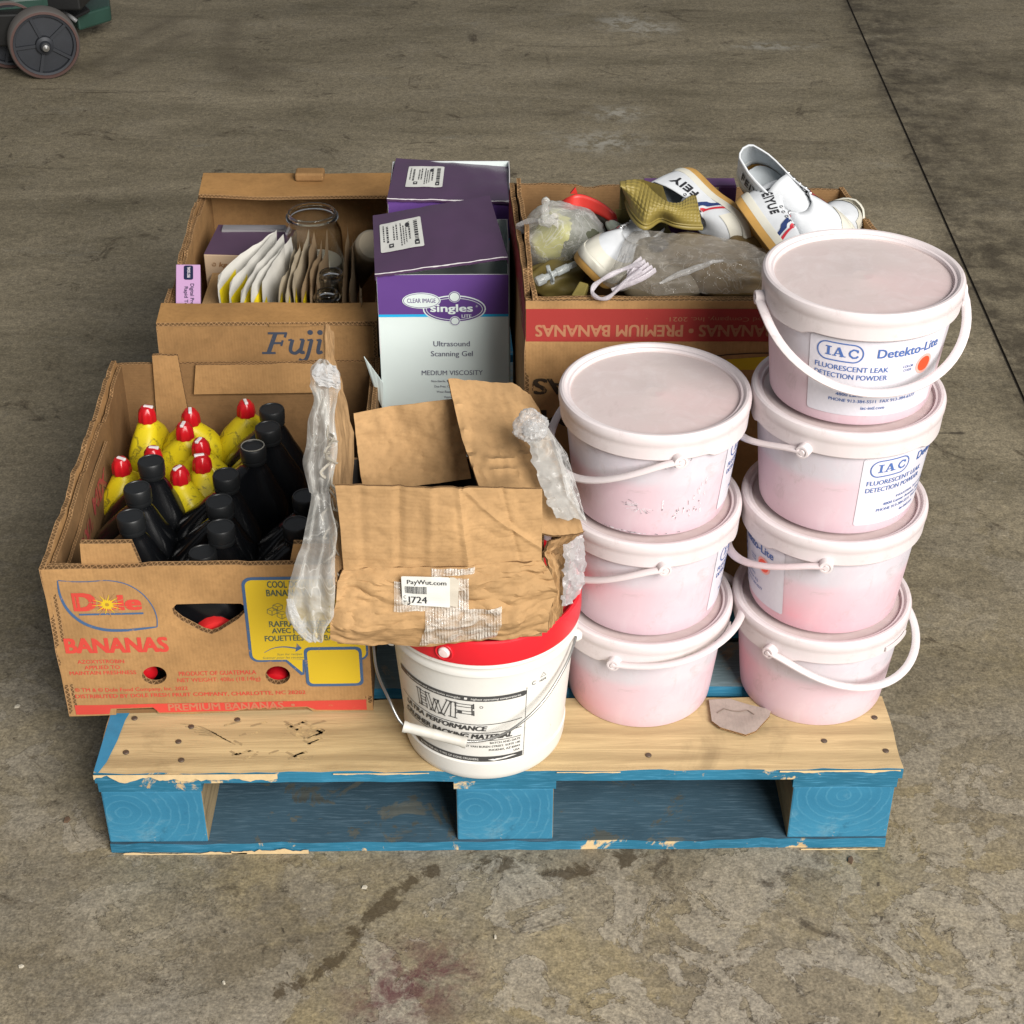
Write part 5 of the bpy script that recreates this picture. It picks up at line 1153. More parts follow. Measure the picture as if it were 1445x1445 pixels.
# added black sheet: the shade inside the carton put into its colour
b_=MB(); b_.grid(lambda u,v:V((W_[0].x+.01+(W_[1].x-W_[0].x-.02)*u,.0+.160*v,LZ+.070+.012*v**3+.012*nz(u*3,v*3,4))),20,16); x=b_.build('interior_shade_sheet',bl,None,30); tag(x,'added black sheet standing in for the shade inside the torn carton','shade sheet'); x.modifiers.new('s','SOLIDIFY').thickness=.002
x.modifiers['s'].offset=-1
# crumpled ply at the right end
rp=[pts([(768,893,-.028),(779,882,-.02),(786,868,-.01)]),pts([(780,845,-.022),(788,840,-.012),(795,838,.0)]),pts([(772,805,-.016),(786,800,-.005),(796,800,.01)]),pts([(766,780,-.012),(780,776,.01),(800,768,.03)]),pts([(774,764,.01),(796,756,.02),(822,749,.03)])]
mb=MB(); Sp_=coons(rp,9,.006,0,V((.6,-.7,.3))); plate(mb,[[(0,0),(1,0),(1,.5),(1,1),(0,1),(.1,.6)]],Sp_,.004,.05); mb.build('crushed_end',[CT,ce],torn,25)
mb=MB(); sh=[[p+V((.006,.014,-.002)) for p in r] for r in rp]; plate(mb,[[(0,.02),(.9,.0),(1,.5),(.9,.9),(.1,.85)]],coons(sh,11,.007,0,V((.6,-.7,.3))),.004,.05); mb.build('crushed_end',[CT2,ce],torn,25)
# sticker and tape on the front
def onlow(px,py):
    """find (u,v) on the lower wall under a photo point"""
    best=None
    for i in range(41):
        for j in range(21):
            p=Sl(i/40,j/20); d=p-CAM; x=d.dot(rt)/d.dot(fw)*FPX+722.5; y=722.5-d.dot(up)/d.dot(fw)*FPX; e=(x-px)**2+(y-py)**2
            if best is None or e<best[0]: best=(e,i/40,j/20)
    return best[1:]
u0,v0=onlow(567,853)
Slf=lambda u,v:Sl(u,v,.004); u1,v1=onlow(646,814)
SKY=min(Slf(u0+(u1-u0)*i/12,v0+(v1-v0)*j/12).y for i in range(13) for j in range(13))-.0012
SK=[P(568,853,y=SKY),P(646,858,y=SKY),P(646,815,y=SKY+.001),P(566,813,y=SKY+.001)]
def stk(u,v,w=0): # sticker coords 0..1 bridging the crumples
    uu=u0+(u1-u0)*u; vv_=v0+(v1-v0)*v
    base=SK[0].lerp(SK[1],u).lerp(SK[3].lerp(SK[2],u),v)
    return base+V((0,w+.0010*nz(u*3,v*3,2),0))
q=Print(stk,0); q.poly(rrect(.0,.0,.86,1,.04),wpt,.08); q.poly([(.86,.06),(1.0,.02),(1.02,.9),(.94,1.0),(.86,1.0)],plain('tape_over_label',(.55,.50,.42),.25),.08)
q.text('PayWut.com',.10,.74,.70,.15,bki,.015,lift=.0006)
x=.06; rr=random.Random(4)
while x<.44: w_=rr.choice((.006,.010,.016)); q.rect(x,.42,x+w_,.66,bki,1,lift=.0006); x+=w_+rr.choice((.007,.011))
q.text('C',.03,.24,.045,.10,bki,0,lift=.0006);q.text('W',.02,.08,.06,.10,bki,0,lift=.0006);q.text('J724',.09,.09,.36,.23,bki,.02,lift=.0006)
for mbb,m in q.d.values(): mbb.build({'white_label':'label','black_fine_print':'label_text'}.get(m.name.split('.')[0],'label_edge'),m,torn)
tp=NT('ribbed_clear_tape'); wv=tp.wave(95,tp.co('Object'),1.0,2,1,'X'); n=tp.noise(40,4,.7,dist=1)
tp.set(col=(.72,.68,.62),rough=.14,spec=.9,alpha=tp.math('MINIMUM',tp.math('MULTIPLY_ADD',tp.ramp(n,[(.4,0),(.7,1)]),.55,.28),.9),nrm=tp.bump(wv,.5,.002,tp.bump(n,.8,.006)))
for (a,b,c,d) in ((589,852,708,902),(556,812,660,856),(610,795,668,812)):
    ua,va=onlow(a,d); ub,vb=onlow(c,b)
    mb=MB(); mb.grid(lambda u,v:Slf(ua+(ub-ua)*u,va+(vb-va)*v)+V((0,-.0022-.0022*abs(nz(u*7,v*5,a*.1)),.0)),40,26); mb.build('clear_tape',tp.m,torn,25)
# hanging plastic film
FW=film('cloudy_white_film',(.74,.74,.71),.26,.10,15,.55); FW2=film('thin_clear_film',(.80,.80,.79),.20,.12,26)
def ribbon(name,label,rows,mt,amp,th=.0006,nu=22,nv=60,edge=.0,cat='plastic film',parent=None,fold=5):
    L=[(V(P(a,b,y=y)),V(P(c,b2,y=y2))) for a,b,y,c,b2,y2 in rows]
    cl=smooth([l[0] for l in L],8); cr=smooth([l[1] for l in L],8); n=len(cl)-1
    def f(u,v):
        i=min(int(v*n),n-1);t=v*n-i; a=cl[i].lerp(cl[i+1],t); b=cr[i].lerp(cr[i+1],t); p=a.lerp(b,u)
        if amp>.0031 and name!='film_edge': a=a+V((.0035*nz(v,3,1,14),0,.002*nz(v,5,1,22))); b=b+V((.0035*nz(v,8,1,16),0,.002*nz(v,9,1,25)))
        p=a.lerp(b,u)
        w_=(b-a).length
        d=amp*(math.sin(u*PI*fold+4*nz(v,1,2,3))*.5+1.1*nz(u*2.5,v*9,5,1.3)+.6*nz(u*7,v*18,1,1))*min(1,w_/.03)
        return p+V((.25*d,-d,.15*d))
    mb=MB(); mb.grid(f,nu,nv); o=mb.build(name,mt,parent,50)
    if not parent: tag(o,label,cat)
    return o
fl1=ribbon('plastic_film','cloudy white plastic bag hanging over the left side of the torn carton',
 [(452,506,.10,462,508,.10),(440,520,.09,476,522,.10),(438,540,.08,481,545,.09),(441,560,.07,476,560,.08),(434,600,.06,474,605,.06),(431,650,.04,474,650,.03),(434,690,.02,466,690,.01),(440,704,.0,467,706,.0),(428,760,-.02,474,765,-.03),(413,800,-.04,474,790,-.04),(404,850,-.055,472,845,-.05),(411,880,-.06,471,870,-.055),(424,900,-.062,458,895,-.06),(438,906,-.063,452,905,-.063)],FW,.0085,nu=36,nv=130,fold=5)
ribbon('film_edge','',[(404,845,-.060,413,845,-.060),(408,868,-.062,424,872,-.062),(416,888,-.065,436,892,-.065),(436,907,-.066,452,905,-.066)],(bpy.data.materials.get('white_film_hem') or film('white_film_hem',(.74,.75,.76),.35,.30,18,.5)),.002,nu=6,nv=24,parent=fl1)
ribbon('film_edge','',[(448,512,.085,474,516,.09),(440,528,.075,480,536,.08),(450,545,.07,478,548,.075)],(bpy.data.materials.get('white_film_hem') or film('white_film_hem',(.74,.75,.76),.35,.30,18,.5)),.005,nu=14,nv=16,parent=fl1)
# stringy tape shreds along the left edge
for k in range(16):
    a=P(466+random.uniform(-3,4),600+k*13,y=.045-.004*k); b=P(470+random.uniform(-14,10),612+k*13+random.uniform(0,18),y=.035-.004*k)
    mb=MB(); m_=a.lerp(b,.5)+V((random.uniform(-.008,.008),-.006,random.uniform(-.006,.006))); mb.tube(smooth([a,m_,b],4),[.0008+.0014*abs(nz(k,i,0,.9)) for i in range(9)],6,flat=2.2); mb.build('tape_shred',film('glue_shred',(.62,.58,.50),.45,.2,60) if k==0 else bpy.data.materials['glue_shred'],torn,60)
fl2=ribbon('plastic_film','white plastic strip knotted at its top lying on the right flap of the torn carton',
 [(737,604,.095,768,596,.098),(746,630,.075,784,622,.085),(758,670,.04,799,660,.06),(770,702,.015,811,694,.035),(786,732,-.005,826,734,.012)],film('milky_film',(.56,.56,.54),.70,.3,14),.0055,nu=18,nv=50,fold=2)
ribbon('plastic_film','thin white film spilling down the crushed right end of the torn carton',
 [(795,768,-.005,823,755,.01),(796,800,-.012,827,795,.0),(794,830,-.018,822,830,-.008),(793,856,-.02,806,852,-.014)],film('milky_film2',(.62,.62,.64),.6,.25,20),.004,nu=14,nv=30,fold=2)
ribbon('film_edge','',[(778,610,.084,800,640,.07),(786,640,.06,815,690,.032),(800,700,.02,828,738,.005)],FW2,.003,nu=8,nv=20,parent=fl2)
def blob(c,rad,rot,amp,freq,seed,nu=44,nv=28,ridge=0):
    M=Matrix.Translation(c)@Matrix.Rotation(rot[2],4,'Z')@Matrix.Rotation(rot[1],4,'Y')@Matrix.Rotation(rot[0],4,'X')
    def f(u,v):
        a=2*PI*u; b=PI*(v-.5)*.998; n=V((math.cos(a)*math.cos(b),math.sin(a)*math.cos(b),math.sin(b)))
        r=1+amp*(noise.noise(n*freq+V((seed,0,0)))+ridge*(.3-abs(noise.noise(n*freq*2.1+V((0,seed,0)))))*2)
        return M@V((n.x*rad[0]*r,n.y*rad[1]*r,n.z*rad[2]*r))
    mb=MB(); mb.grid(f,nu,nv,wrap=True); return mb
CRM=film('crinkled_clear_film',(.74,.74,.74),.25,.12,34,.5)
kn=blob(P(748,602,y=.085),(.018,.016,.018),(0,0,0),.28,1.6,4,ridge=.7).build('knot',CRM,fl2,25)
blob(P(748,604,y=.09),(.009,.008,.009),(0,0,0),.3,1.8,9,ridge=.6).build('knot',(bpy.data.materials.get('white_film_hem') or film('white_film_hem',(.74,.75,.76),.35,.30,18,.5)),fl2,25)

# ------------------------------------------------------------------ shoes and bags in the right-hand carton
canvas=plain('white_canvas',(.56,.58,.605),.8,0,.16,22,.2); gum=plain('gum_sole_rubber',(.48,.275,.075),.55,0,.22,22,.12); foxw=plain('aged_foxing_rubber',(.60,.58,.50),.5,0,.08,30); lining=plain('grey_lining',(.42,.45,.47),.85,0,.1,30); navy=plain('navy_stripe',(.016,.035,.13),.6,0,.1); reds=plain('red_stripe',(.48,.02,.035),.6,0,.1); blktx=plain('shoe_lettering',(.015,.015,.018),.6); chrome=plain('eyelet_metal',(.55,.55,.56),.25,.9)
HWD=[(0,.0),(.012,.014),(.04,.023),(.10,.030),(.2,.0325),(.35,.031),(.45,.032),(.6,.040),(.72,.0455),(.82,.0445),(.9,.037),(.96,.025),(.99,.012),(1,.0)]
def hw(s):
    for (a,x),(b,y) in zip(HWD,HWD[1:]):
        if s<=b: return x+(y-x)*(s-a)/(b-a)
    return 0
LS=.255
foot=[]
ss=[.0,.012,.035,.07,.12,.18,.25,.32,.40,.47,.54,.60,.66,.72,.78,.84,.89,.93,.96,.985,1.0]
foot=[(s,hw(s)) for s in ss]+[(s,-hw(s)) for s in ss[-2:0:-1]]
NP=len(foot)
def topl(s,sg):
    """collar/throat line above a footprint station"""
    if s<.52:
        return .035+s*1.05, sg*(hw(s)*.80 if s>.03 else hw(s)*.8+0), .084-.024*min(1,s/.3)+ (.0 if s<.3 else -.002)
    t=(s-.52)/.48; k=1-t
    return .58+.03*math.sin(PI*t/2), sg*.0165*math.cos(PI*t/2), .058-.004*t
def shoeS(p,r):
    """surface of the upper: p around the footprint (0..NP), r from sole to collar"""
    i=int(p)%NP; f=p-int(p); j=(i+1)%NP
    def st(i):
        s,y=foot[i]; sg=1 if i<len(ss) else -1
        tx,ty,tz=topl(s,sg if 0<s<1 else 0); 
        if s>=.52: e=1-(1-r)**1.9; xx=s+(tx-s)*r**1.35; yy=y+(ty-y)*r**1.5
        else: e=r; xx=s+(tx-s)*r if s<.05 else s+(tx-s)*r; yy=y*(1+.10*math.sin(PI*r))+(ty-y)*r
        z=.024+(tz-.024+.016)*e
        if s<.05: xx=s+.02*math.sin(r*PI)*-.4+.012*r
        return V((xx*LS,yy,z))
    return st(i).lerp(st(j),f)
def make_shoe(label,M,letters='FEIYUE',group='white canvas sneakers in the upside down banana carton'):
    root=thing('sneaker',label,'shoe',(0,0,0),0,group); root.matrix_world=M
    so=MB()
    loft_r=[(0,.985,.003),(0,1,.0),(0,1.02,.006),(0,1.035,.014),(0,1.0,.0155)]
    def ring(k,z,lift=True): return [((s-.5)*k*LS+.5*LS,y*k,z+(.012*max(0,(s-.8)/.2)**2 if lift else 0)+(.004*max(0,(.15-s)/.15)**2)) for s,y in foot]
    o=0
    rings=[ring(.94,.0),ring(1.0,.001),ring(1.02,.006),ring(1.03,.013),ring(1.03,.0165)]
    for r_ in rings: so.v+=r_
    n=NP
    for j in range(len(rings)-1):
        for k in range(n): so.face((j*n+k,j*n+(k+1)%n,(j+1)*n+(k+1)%n,(j+1)*n+k))
    so.face(tuple(range(n))[::-1]); so.build('sole',gum,root,50)
    # sole tread ridges round the edge
    fx=MB(); rings=[ring(1.035,.0165),ring(1.045,.019),ring(1.045,.031),ring(1.02,.0335),ring(.98,.033)]
    for r_ in rings: fx.v+=r_
    for j in range(len(rings)-1):
        for k in range(n): fx.face((j*n+k,j*n+(k+1)%n,(j+1)*n+(k+1)%n,(j+1)*n+k))
    fx.build('foxing',foxw,root,50)
    upm=MB(); upm.grid(lambda u,v:shoeS(u*NP,v),NP*2,12,wrap=True); upm.f=[f[::-1] for f in upm.f]; uo=upm.build('upper',[canvas,lining],root,60)
    sm=uo.modifiers.new('s','SOLIDIFY'); sm.thickness=.0026; sm.offset=-1; sm.material_offset=1; sm.use_rim=True
    ins=MB(); ins.add([((s-.5)*.9*LS+.5*LS,y*.9,.031) for s,y in foot],[tuple(range(n))]); ins.build('insole',lining,root)
    tg=MB(); tg.grid(lambda u,v:V((LS*(.33+.29*v),(u-.5)*.052*(1-.25*v),.064+.016*(1-v)-.010*(2*u-1)**2)),8,10); t_=tg.build('tongue',canvas,root,60); t_.modifiers.new('s','SOLIDIFY').thickness=.003
    # toe bumper
    tc=MB(); i0,i1=14,NP-len(ss)+1+ (len(ss)-15)+14
    def bump_(u,v): p=13.2+u*(2*(len(ss)-1-13.2)); q=shoeS(p,v*.42); c=V((.75*LS,0,.03)); return q+(q-c).normalized()*.0016
    tc.grid(bump_,26,5); tc.build('toe_cap',foxw,root,50)
    for sg in (1,-1):
        L0=[]
        pm=lambda s_:(next(i+(s_-ss[i])/(ss[i+1]-ss[i]) for i in range(len(ss)-1) if ss[i]<=s_<=ss[i+1]))
        def mp(u,v,w=0):   # u: 0..1 along, v: 0..1 height
            p=pm(min(.999,max(0,u))); p=p if sg>0 else NP-p
            q=shoeS(p%NP,v); c=V((q.x,0,.045)); return q+((q-c).normalized())*(.0016-w)
        pr_=Print(mp,-.0002)
        for c0,m in ((.40,navy),(.47,reds)): 
            n8=10; Lf=[(c0+.16*(1-t/n8)**1.2*1.0,.10+.80*t/n8) for t in range(n8+1)]; Rg=[(a+(.035 if m is reds else .045),b) for a,b in Lf]
            pr_.poly(Lf+Rg[::-1],m,.06)
        w_=.26
        s_=letters if sg<0 else letters
        vs,fs=text2d(s_,.03,0,1.1); xa=min(q[0] for q in vs); xb=max(q[0] for q in vs); sx=w_/(xb-xa)
        pr_.tris([((.36-(a-xa)*sx) if sg>0 else (.08+(a-xa)*sx),.45+b*.42) for a,b in vs],fs,blktx,.0003)
        for mbb,m in pr_.d.values(): mbb.build({'navy_stripe':'navy_stripe','red_stripe':'red_stripe'}.get(m.name,'lettering'),m,uo)
        # eyelets inside and outside the throat
        for k in range(5):
            t=.33+.06*k; p=pm(min(.99,t*.86)); p=p if sg>0 else NP-p
            q=shoeS(p%NP,.90); q2_=shoeS(p%NP,.98); ax=V((0,sg,.0)); 
            e=MB(); Mx=Matrix.Translation(q)@(V((0,sg,.35)).normalized()).to_track_quat('Z','Y').to_matrix().to_4x4()
            e.lathe([(.0018,.0012),(.0032,.0018),(.0040,.0010),(.0040,-.0045),(.0032,-.0052),(.0018,-.0046)],14,0,Mx); e.build('eyelet',chrome,uo,60)
    return root
def orient(heel,toe,upv,toe_fix=None):
    heel=V(heel);toe=V(toe); D_=toe-heel; sc_=min(1,max(.66,D_.length/LS))
    if toe_fix: sc_=toe_fix; heel=toe-D_.normalized()*LS*sc_
    X=(V(toe)-V(heel)).normalized(); Z=V(upv); Z=(Z-X*Z.dot(X)).normalized(); Y=Z.cross(X); X,Y,Z=X*sc_,Y*sc_,Z*sc_
    return Matrix(((X.x,Y.x,Z.x,heel[0]),(X.y,Y.y,Z.y,heel[1]),(X.z,Y.z,Z.z,heel[2]),(0,0,0,1)))
# A : nearest, toe cap to the left
make_shoe('white sneaker at the front left of the carton, rounded end toward the left wall',orient(P(905,345,z=.560),P(820,392,z=.600),(.55,-.20,.85),toe_fix=.74),'FEIYUE')
# B : on its side, gum sole facing right
make_shoe('white sneaker lying on its side, gum sole edge up, right of the golden clog',orient(P(966,243,z=.660),P(1062,338,z=.612),(-.8,-.25,.05)),'FEIY')
# C1 : open side up, sole toward the left
make_shoe('left one of the open white sneakers, tan sole facing the viewer',orient(P(1036,290,z=.655),P(1118,408,z=.600),(.80,.25,.46)),'FEIYUE')
make_shoe('rearmost white sneaker with gaping collar and eyelets, blue and red stripe on its far side',orient(P(1052,246,z=.672),P(1200,372,z=.600),(-.50,-.15,.80)),'FEIYUE')
make_shoe('white sneaker at the right wall of the carton, only its ribbed end showing',orient(P(1120,385,z=.58),P(1192,312,z=.600),(.1,-.3,.9)),'FEIYUE')
# golden woven clog
gold=plain('olive_gold_rubber',(.24,.185,.045),.52,0,.2,20,.1); goldd=plain('dark_olive_rubber',(.14,.11,.03),.5,0,.2,20)
clog=thing('clog','olive gold rubber clog with woven basket pattern, at the back of the carton','shoe',(0,0,0))
zz=lambda L,z0,z1:[P(860+x*.1522,200+y*.1522,z=z0+(z1-z0)*i/(len(L)-1)) for i,(x,y) in enumerate(L)]
bk_=smooth(zz([(95,365),(290,350),(400,450),(520,545),(640,565),(730,510),(800,480)],.690,.655),6); fr=smooth(zz([(150,520),(210,690),(330,800),(470,725),(600,770),(720,795),(860,800)],.655,.635),6)
md=smooth(zz([(110,430),(260,480),(370,580),(500,620),(640,650),(740,640),(840,650)],.700,.665),6); nC=len(bk_)-1
def clogS(u,v,bump=True):
    x=u*nC; i=min(int(x),nC-1); t=x-i; a=fr[i].lerp(fr[i+1],t);m_=md[i].lerp(md[i+1],t);b=bk_[i].lerp(bk_[i+1],t)
    p=a*(1-v)**2+m_*2*v*(1-v)+b*v*v
    d=0
    if bump and u>.06:
        cu,cv=u*22,v*9; fu_,fv=cu-int(cu),cv-int(cv); hz=(int(cu)+int(cv))%2
        e=(math.sin(PI*fu_)*math.sin(PI*fv))**.5; tt=(fv if hz else fu_); d=.0013*e+.0008*e*math.sin(PI*tt)
    return p+V((-.1,-.5,.85))*d
mb=MB(); mb.grid(lambda u,v:clogS(u,v),128,48); x=mb.build('woven_upper',gold,clog,50); x.modifiers.new('s','SOLIDIFY').thickness=.005
mb=MB(); mb.tube([clogS(t/40,.0,False) for t in range(41)],.0035,8); mb.build('rim',gold,clog,60)
mb=MB(); mb.tube([clogS(t/40,.06,False)+V((0,.0,.001)) for t in range(41)],.0018,8); mb.build('rim',gold,clog,60)
s_=[P(875,254,z=.69),P(905,253,z=.69),P(935,262,z=.685),P(948,285,z=.66),P(925,300,z=.63),P(880,290,z=.64)]
mb=MB(); o=[V(p) for p in s_]; mb.add(o+[p+V((0,.012,-.05)) for p in o],[tuple(range(6)),tuple(range(11,5,-1))]+[(k,(k+1)%6,6+(k+1)%6,6+k) for k in range(6)]); bevel(mb.build('wedge_heel',goldd,clog),.004,3)
# the rubber sole it stands on reaches down into the heap
# purple carton behind
zc=.640; cp_,_=carton('carton','violet carton standing behind the shoes at the back of the carton','carton',P(910,262,z=zc),P(1040,262,z=zc),.028,zc-ZG-.01,zc,plain('bright_violet_card',(.15,.06,.19),.45,0,.08),plain('bright_violet_card',(.15,.06,.19),.45,0,.08))[:2]
cp_.location.y=min(cp_.location.y,.69)
mb=MB(); mb.box((.085,-.0012,zc-ZG-.045),(.105,-.0002,zc-ZG-.012)); mb.build('pale_patch',beige,cp_)
# red strap sandal
redm=plain('red_rubber_strap',(.60,.035,.025),.42,0,.15,20,.08); redd=plain('dark_red_rubber',(.22,.012,.02),.5)
sn=thing('sandal','red strapped sandal arching over the knotted bag at the back left','shoe')
sp_=smooth([P(*q,z=z) for q,z in (((786,296),.610),((792,286),.628),((805,279),.640),((820,277),.642),((842,285),.636),((864,300),.625),((880,314),.610),((892,330),.590))],6)
mb=MB(); n=len(sp_)-1
mb.grid(lambda u,v:(lambda i,t:sp_[i].lerp(sp_[i+1],t))(min(int(u*n),n-1),u*n-min(int(u*n),n-1))+V((.000,-.003+.004*v,-.018+.020*v))*(.55+.45*math.sin(PI*min(1,u*1.1+.05))),60,4); x=mb.build('strap',redm,sn,60); x.modifiers.new('s','SOLIDIFY').thickness=.004
mb=MB(); mb.grid(lambda u,v:(lambda i,t:sp_[i].lerp(sp_[i+1],t))(min(int(u*n),n-1),u*n-min(int(u*n),n-1))+V((.000,.004+.02*v,-.015-.03*v)),60,4); x=mb.build('lining',plain('grey_brown_lining',(.16,.13,.11),.8),sn,60); x.modifiers.new('s','SOLIDIFY').thickness=.003
a=P(811,268,z=.640); mb=MB(); mb.add([a+V(p) for p in ((-.006,0,-.006),(.001,0,.004),(.004,0,-.006),(-.006,.006,-.006),(.001,.006,.003),(.004,.006,-.006))],[(0,1,2),(5,4,3),(0,3,4,1),(1,4,5,2),(2,5,3,0)]); mb.build('strap_end',redm,sn)
mb=MB(); a,b=P(862,318,z=.605),P(885,324,z=.6); mb.tube(smooth([a,a.lerp(b,.5)+V((0,0,.006)),b],5),.009,12); mb.build('sole_edge',redd,sn,60)
gx=blob(P(876,330,z=.607),(.028,.010,.012),(0,R(25),R(-40)),.12,2,3); tag(gx.build('phone_case',plain('grey_green_plastic',(.30,.33,.28),.35),None,50),'small grey green plastic piece beside the front left sneaker','plastic piece')
# knotted bag
lime=plain('lime_cloth',(.36,.35,.09),.75,0,.3,25,.3)
bag=thing('plastic_bag','knotted clear bag with a lime green bundle, front left of the right-hand carton','bag',(0,0,0))
c0=P(795,338,z=.585)
blob(c0,(.046,.046,.040),(0,.2,.3),.22,1.5,5,ridge=.4).build('lime_bundle',lime,bag,35)
blob(c0+V((.012,.004,-.006)),(.052,.055,.045),(0,.1,0),.2,1.6,8).build('dark_bundle',plain('dark_olive_cloth',(.07,.075,.045),.8),bag,50)
blob(c0,(.060,.058,.050),(0,.2,.3),.16,1.6,5,60,40,.35).build('film',FW2,bag,40)
kp=[P(770,318,z=.635),P(770,308,z=.645),P(769,296,z=.655),P(770,285,z=.665),P(773,281,z=.668)]
mb=MB(); mb.tube(smooth(kp,5),[.004+.002*abs(math.sin(i*.5)) for i in range(21)],10); mb.build('knot',FW,bag,40)
blob(P(772,311,z=.642),(.011,.008,.009),(0,0,0),.3,1.6,2,ridge=.3).build('knot',FW,bag,30)
for Q in ([(768,312,.642),(750,312,.632),(736,318,.622),(728,322,.615)],[(770,312,.642),(782,306,.64),(788,309,.635)]):
    pq=smooth([P(a,b,z=z) for a,b,z in Q],5); n=len(pq)-1
    mb=MB(); mb.grid(lambda u,v:pq[min(int(u*n),n)]+V((0,0,-(v-.3)*(.004+.022*u)))+V((0,.004*math.sin(v*9+u*4),0)),n,8); mb.build('bag_ear',film('ear_film',(.75,.73,.72),.4,.2,30) if 'ear_film' not in bpy.data.materials else bpy.data.materials['ear_film'],bag,50)
# drip connector
vm=film('clear_connector',(.62,.66,.66),.55,.12,40)
cn=thing('tube_connector','small clear plastic tube connector near the front left corner of the carton','tube')
A_=P(757,398,z=.585); B_=P(812,372,z=.600); d=(B_-A_); M=Matrix.Translation(A_)@d.to_track_quat('Z','Y').to_matrix().to_4x4(); l=d.length
mb=MB(); mb.lathe([(.0001,0),(.006,0),(.007,.002),(.007,.012),(.005,.014),(.0045,.020),(.010,.0205),(.010,.0225),(.0045,.023),(.004,.030),(.0055,.031),(.0055,l*.8),(.004,l*.82),(.004,l),(.0001,l)],20,0,M); mb.build('barrel',vm,cn,40)
mb=MB(); q=A_+d*.36; mb.tube([q+V((-.004,0,.014)),q+V((.003,0,-.012))],.0028,8); mb.build('wing',vm,cn,50)
# olive straps at the front corner
ol=plain('olive_rubber',(.24,.19,.05),.5,0,.2); 
mb=MB(); Q=[P(806,416,z=.590),P(824,418,z=.590),P(831,400,z=.598),P(818,396,z=.6)]; mb.add(Q+[q+V((0,.004,-.012)) for q in Q],[(0,1,2,3),(7,6,5,4),(0,4,5,1),(1,5,6,2),(2,6,7,3),(3,7,4,0)]); x=mb.build('rubber_strap',ol,None); bevel(x,.002); tag(x,'short olive rubber strap end leaning on the front rim below the sneaker','strap')
hb_=blob(P(790,395,z=.555),(.05,.03,.028),(0,.1,.3),.25,2,12).build('cloth_bundle',goldd,None,50); tag(hb_,'dark olive cloth bundle under the tube connector','bundle')
# filling at the bottom of the heap
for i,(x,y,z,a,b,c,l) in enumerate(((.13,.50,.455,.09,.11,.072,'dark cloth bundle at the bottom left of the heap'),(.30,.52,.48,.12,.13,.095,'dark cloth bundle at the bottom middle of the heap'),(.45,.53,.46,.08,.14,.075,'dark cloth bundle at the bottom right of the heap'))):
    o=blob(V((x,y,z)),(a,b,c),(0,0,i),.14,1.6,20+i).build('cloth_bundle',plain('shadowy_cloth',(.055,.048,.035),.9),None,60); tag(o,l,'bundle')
# big clear bag in front
bg=thing('plastic_bag','large clear bag of brown olive shoes sprawled over the front of the carton','bag')
def tanm(): return plain('tan_olive_vinyl',(.15,.10,.038),.45,0,.45,15,.4)
c1=P(960,385,z=.585)
for (px,py,z,ra,ro_,s,m) in ((915,368,.592,(.045,.036,.030),(0,.1,-.3),3,plain('grey_olive_vinyl',(.19,.155,.10),.45,0,.35,18,.3)),(985,365,.600,(.062,.040,.030),(0,.1,-.35),4,tanm()),(1030,392,.588,(.070,.032,.028),(0,.05,-.1),6,tanm()),(940,400,.580,(.06,.03,.024),(0,0,.1),7,plain('grey_olive_vinyl',(.19,.155,.10),.45,0,.35,18,.3)),(1055,360,.600,(.04,.04,.026),(0,.1,-.5),8,tanm())):
    blob(P(px,py,z=z),ra,ro_,.16,1.8,s).build('wrapped_shoe',m,bg,60)
mb=blob(P(930,345,z=.628),(.012,.009,.010),(0,0,0),.3,2,9); mb.build('dark_patch',plain('grey_felt',(.07,.07,.075),.8),bg,60)
top=[(852,398),(868,372),(882,340),(900,327),(950,330),(1000,334),(1045,342),(1078,352),(1090,362)]; bot=[(852,402),(872,412),(895,408),(925,418),(960,416),(1000,414),(1040,416),(1075,414),(1092,412)]; mid=[(850,400),(870,392),(890,376),(918,368),(956,372),(1000,372),(1042,378),(1078,382),(1092,388)]
cz=lambda L,z:smooth([P(a,b,z=z[i] if isinstance(z,list) else z) for i,(a,b) in enumerate(L)],6)
tp_=cz(top,[.605,.625,.632,.630,.635,.635,.63,.625,.62]); mi_=cz(mid,[.605,.635,.655,.662,.665,.665,.66,.655,.64]); bo_=cz(bot,[.60,.606,.612,.616,.616,.616,.616,.616,.61]); nn=len(tp_)-1
def filmS(u,v):
    x=u*nn;i=min(int(x),nn-1);t=x-i; a=bo_[i].lerp(bo_[i+1],t);m_=mi_[i].lerp(mi_[i+1],t);b=tp_[i].lerp(tp_[i+1],t)
    p=a*(1-v)**2+m_*2*v*(1-v)+b*v*v
    d=.004*nz(u*7,v*2.5,3)+.007*(.3-abs(nz(u*9+v*4,v*4,8)))+.004*(.3-abs(nz(u*22-v*6,v*8,8)))
    # long gather from the neck to the lower right
    g=abs((v-.15)-(1.25*(u-.42))); 
    if .35<u<.95: d+=.007*math.exp(-(g/.05)**2)
    return p+V((-.05,-.5,.85))*d
mb=MB(); mb.grid(filmS,110,44); mb.build('film',film('bag_film',(.72,.68,.62),.14,.0,30,.16),bg,50)
mb=MB(); mb.tube([filmS(.40+.28*t/20,.12+.36*t/20*1.1)+V((0,-.003,.003)) for t in range(21)],[.0012+.003*math.sin(PI*t/20) for t in range(21)],8); mb.build('film_fold',FW2,bg,50)
lp=smooth([P(*q,z=z) for q,z in (((905,372),.655),((880,380),.645),((858,390),.640),((840,402),.628),((836,413),.621),((845,421),.620),((858,420),.622),((872,408),.632),((888,392),.645),((905,382),.652))],5)
mb=MB(); mb.tube(lp,[.0026+.0005*math.sin(i*.9) for i in range(len(lp))],8,flat=1.2); mb.build('bag_handle',film('handle_film',(.80,.76,.80),.62,.16,60),bg,50)
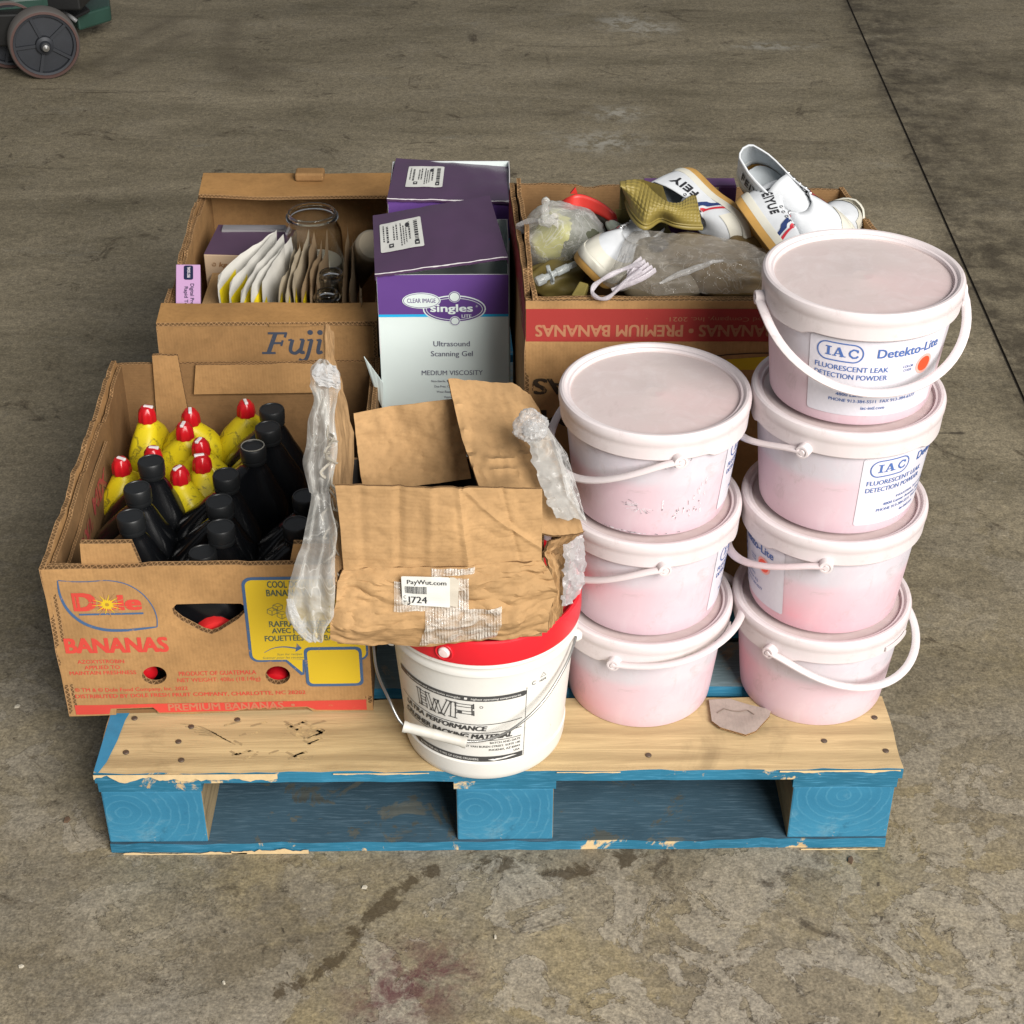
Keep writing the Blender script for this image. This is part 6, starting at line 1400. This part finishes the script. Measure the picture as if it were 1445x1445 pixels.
for k in range(5):
    a=P(905+k*5,365+k*4,z=.652); b=P(888-6*k,398+k*3,z=.628); mb=MB(); mb.tube(smooth([a,a.lerp(b,.5)+V((.004*(k-2),-.006,.004)),b],6),.0016,6,flat=2.5); mb.build('film_fold',bpy.data.materials['handle_film'],bg,60)

# ------------------------------------------------------------------ lift truck at the far left
grn=plain('dark_green_paint',(.022,.060,.045),.45,0,.35,14,.2); blm=plain('greasy_black_steel',(.018,.018,.018),.5,.3,.3); pu=plain('worn_grey_polyurethane',(.11,.10,.092),.6,0,.2,18,.2); hubm=plain('dusty_grey_hub',(.030,.033,.040),.55,.2,.25,25); redr=plain('reddish_tyre_edge',(.085,.045,.038),.7)
cart=thing('lift_truck','dark green lift truck on large dusty wheels, cut off at the upper left','truck',(-1.235,2.95,0))
ax=V((.34,-.94,0)).normalized()
def wheel(c,r,wd):
    M=Matrix.Translation(c)@ax.to_track_quat('Z','X').to_matrix().to_4x4()
    root=MB(); root.lathe([(r*.80,-wd/2),(r*.96,-wd/2),(r,-wd/2+.004),(r,wd/2-.004),(r*.965,wd/2)],48,0,M); o=root.build('wheel',pu,cart,40)
    e=MB(); e.lathe([(r*.966,wd/2),(r*.90,wd/2+.001),(r*.885,wd/2-.004)],48,0,M); e.build('tyre_edge',redr,o,40)
    h=MB(); h.lathe([(r*.885,wd/2-.003),(r*.82,wd/2-.004),(r*.80,wd/2-.014),(r*.26,wd/2-.012),(r*.25,wd/2+.002),(r*.16,wd/2+.006),(r*.15,wd/2+.012),(r*.10,wd/2+.019),(.0001,wd/2+.022)],40,0,M); h.build('hub',hubm,o,40)
    for k in range(5):
        a=2*PI*k/5+.35; s=MB(); Mk=M@Matrix.Rotation(a,4,'Z'); s.box((r*.24,-.004,wd/2-.016),(r*.82,.004,wd/2-.005),0,Mk); s.build('spoke',hubm,o)
    s=MB(); s.lathe([(.012,wd/2+.018),(.009,wd/2+.026),(.0001,wd/2+.028)],16,0,M); s.build('axle_end',plain('bright_axle',(.5,.5,.5),.25,.9),o,50)
wheel(V((0,0,.0945)),.0945,.055); wheel(V((-.115,.085,.0945)),.0945,.055)
def beam3(nmn,pts,h,m):
    mb=MB(); n=len(pts); mb.add([V(p) for p in pts]+[V(p)+V((0,0,h)) for p in pts],[tuple(range(n))[::-1],tuple(range(n,2*n))]+[(k,(k+1)%n,n+(k+1)%n,n+k) for k in range(n)]); return bevel(mb.build(nmn,m,cart),.006,2)
L0=V((-1.235,2.95,0)); pz=lambda a,b,z:P(a,b,z=z)-L0
beam3('side_leg',[pz(100,36,.05),pz(112,44,.05),pz(158,30,.05),pz(157,16,.05),pz(120,-5,.05),pz(90,0,.05)],.045,grn)
beam3('frame',[pz(-40,20,.16),pz(60,12,.16),pz(100,4,.16),pz(100,-60,.16),pz(-40,-60,.16)],.03,grn)
beam3('motor_block',[V((-.25,.10,.15)),V((.09,.10,.15)),V((.12,.4,.15)),V((-.25,.4,.15))],.20,blm)
beam3('axle_bracket',[V((-.14,.02,.075)),V((-.03,.03,.075)),V((-.03,.12,.075)),V((-.14,.12,.075))],.09,blm)
beam3('cross_plate',[pz(70,8,.1),pz(104,30,.1),pz(128,18,.1),pz(100,-10,.1)],.012,blm)
mb=MB(); mb.tube(smooth([pz(90,18,.12),pz(100,24,.13),pz(108,30,.12)],5),.006,8); mb.build('hose',plain('grey_hose',(.2,.2,.2),.4),cart,60)
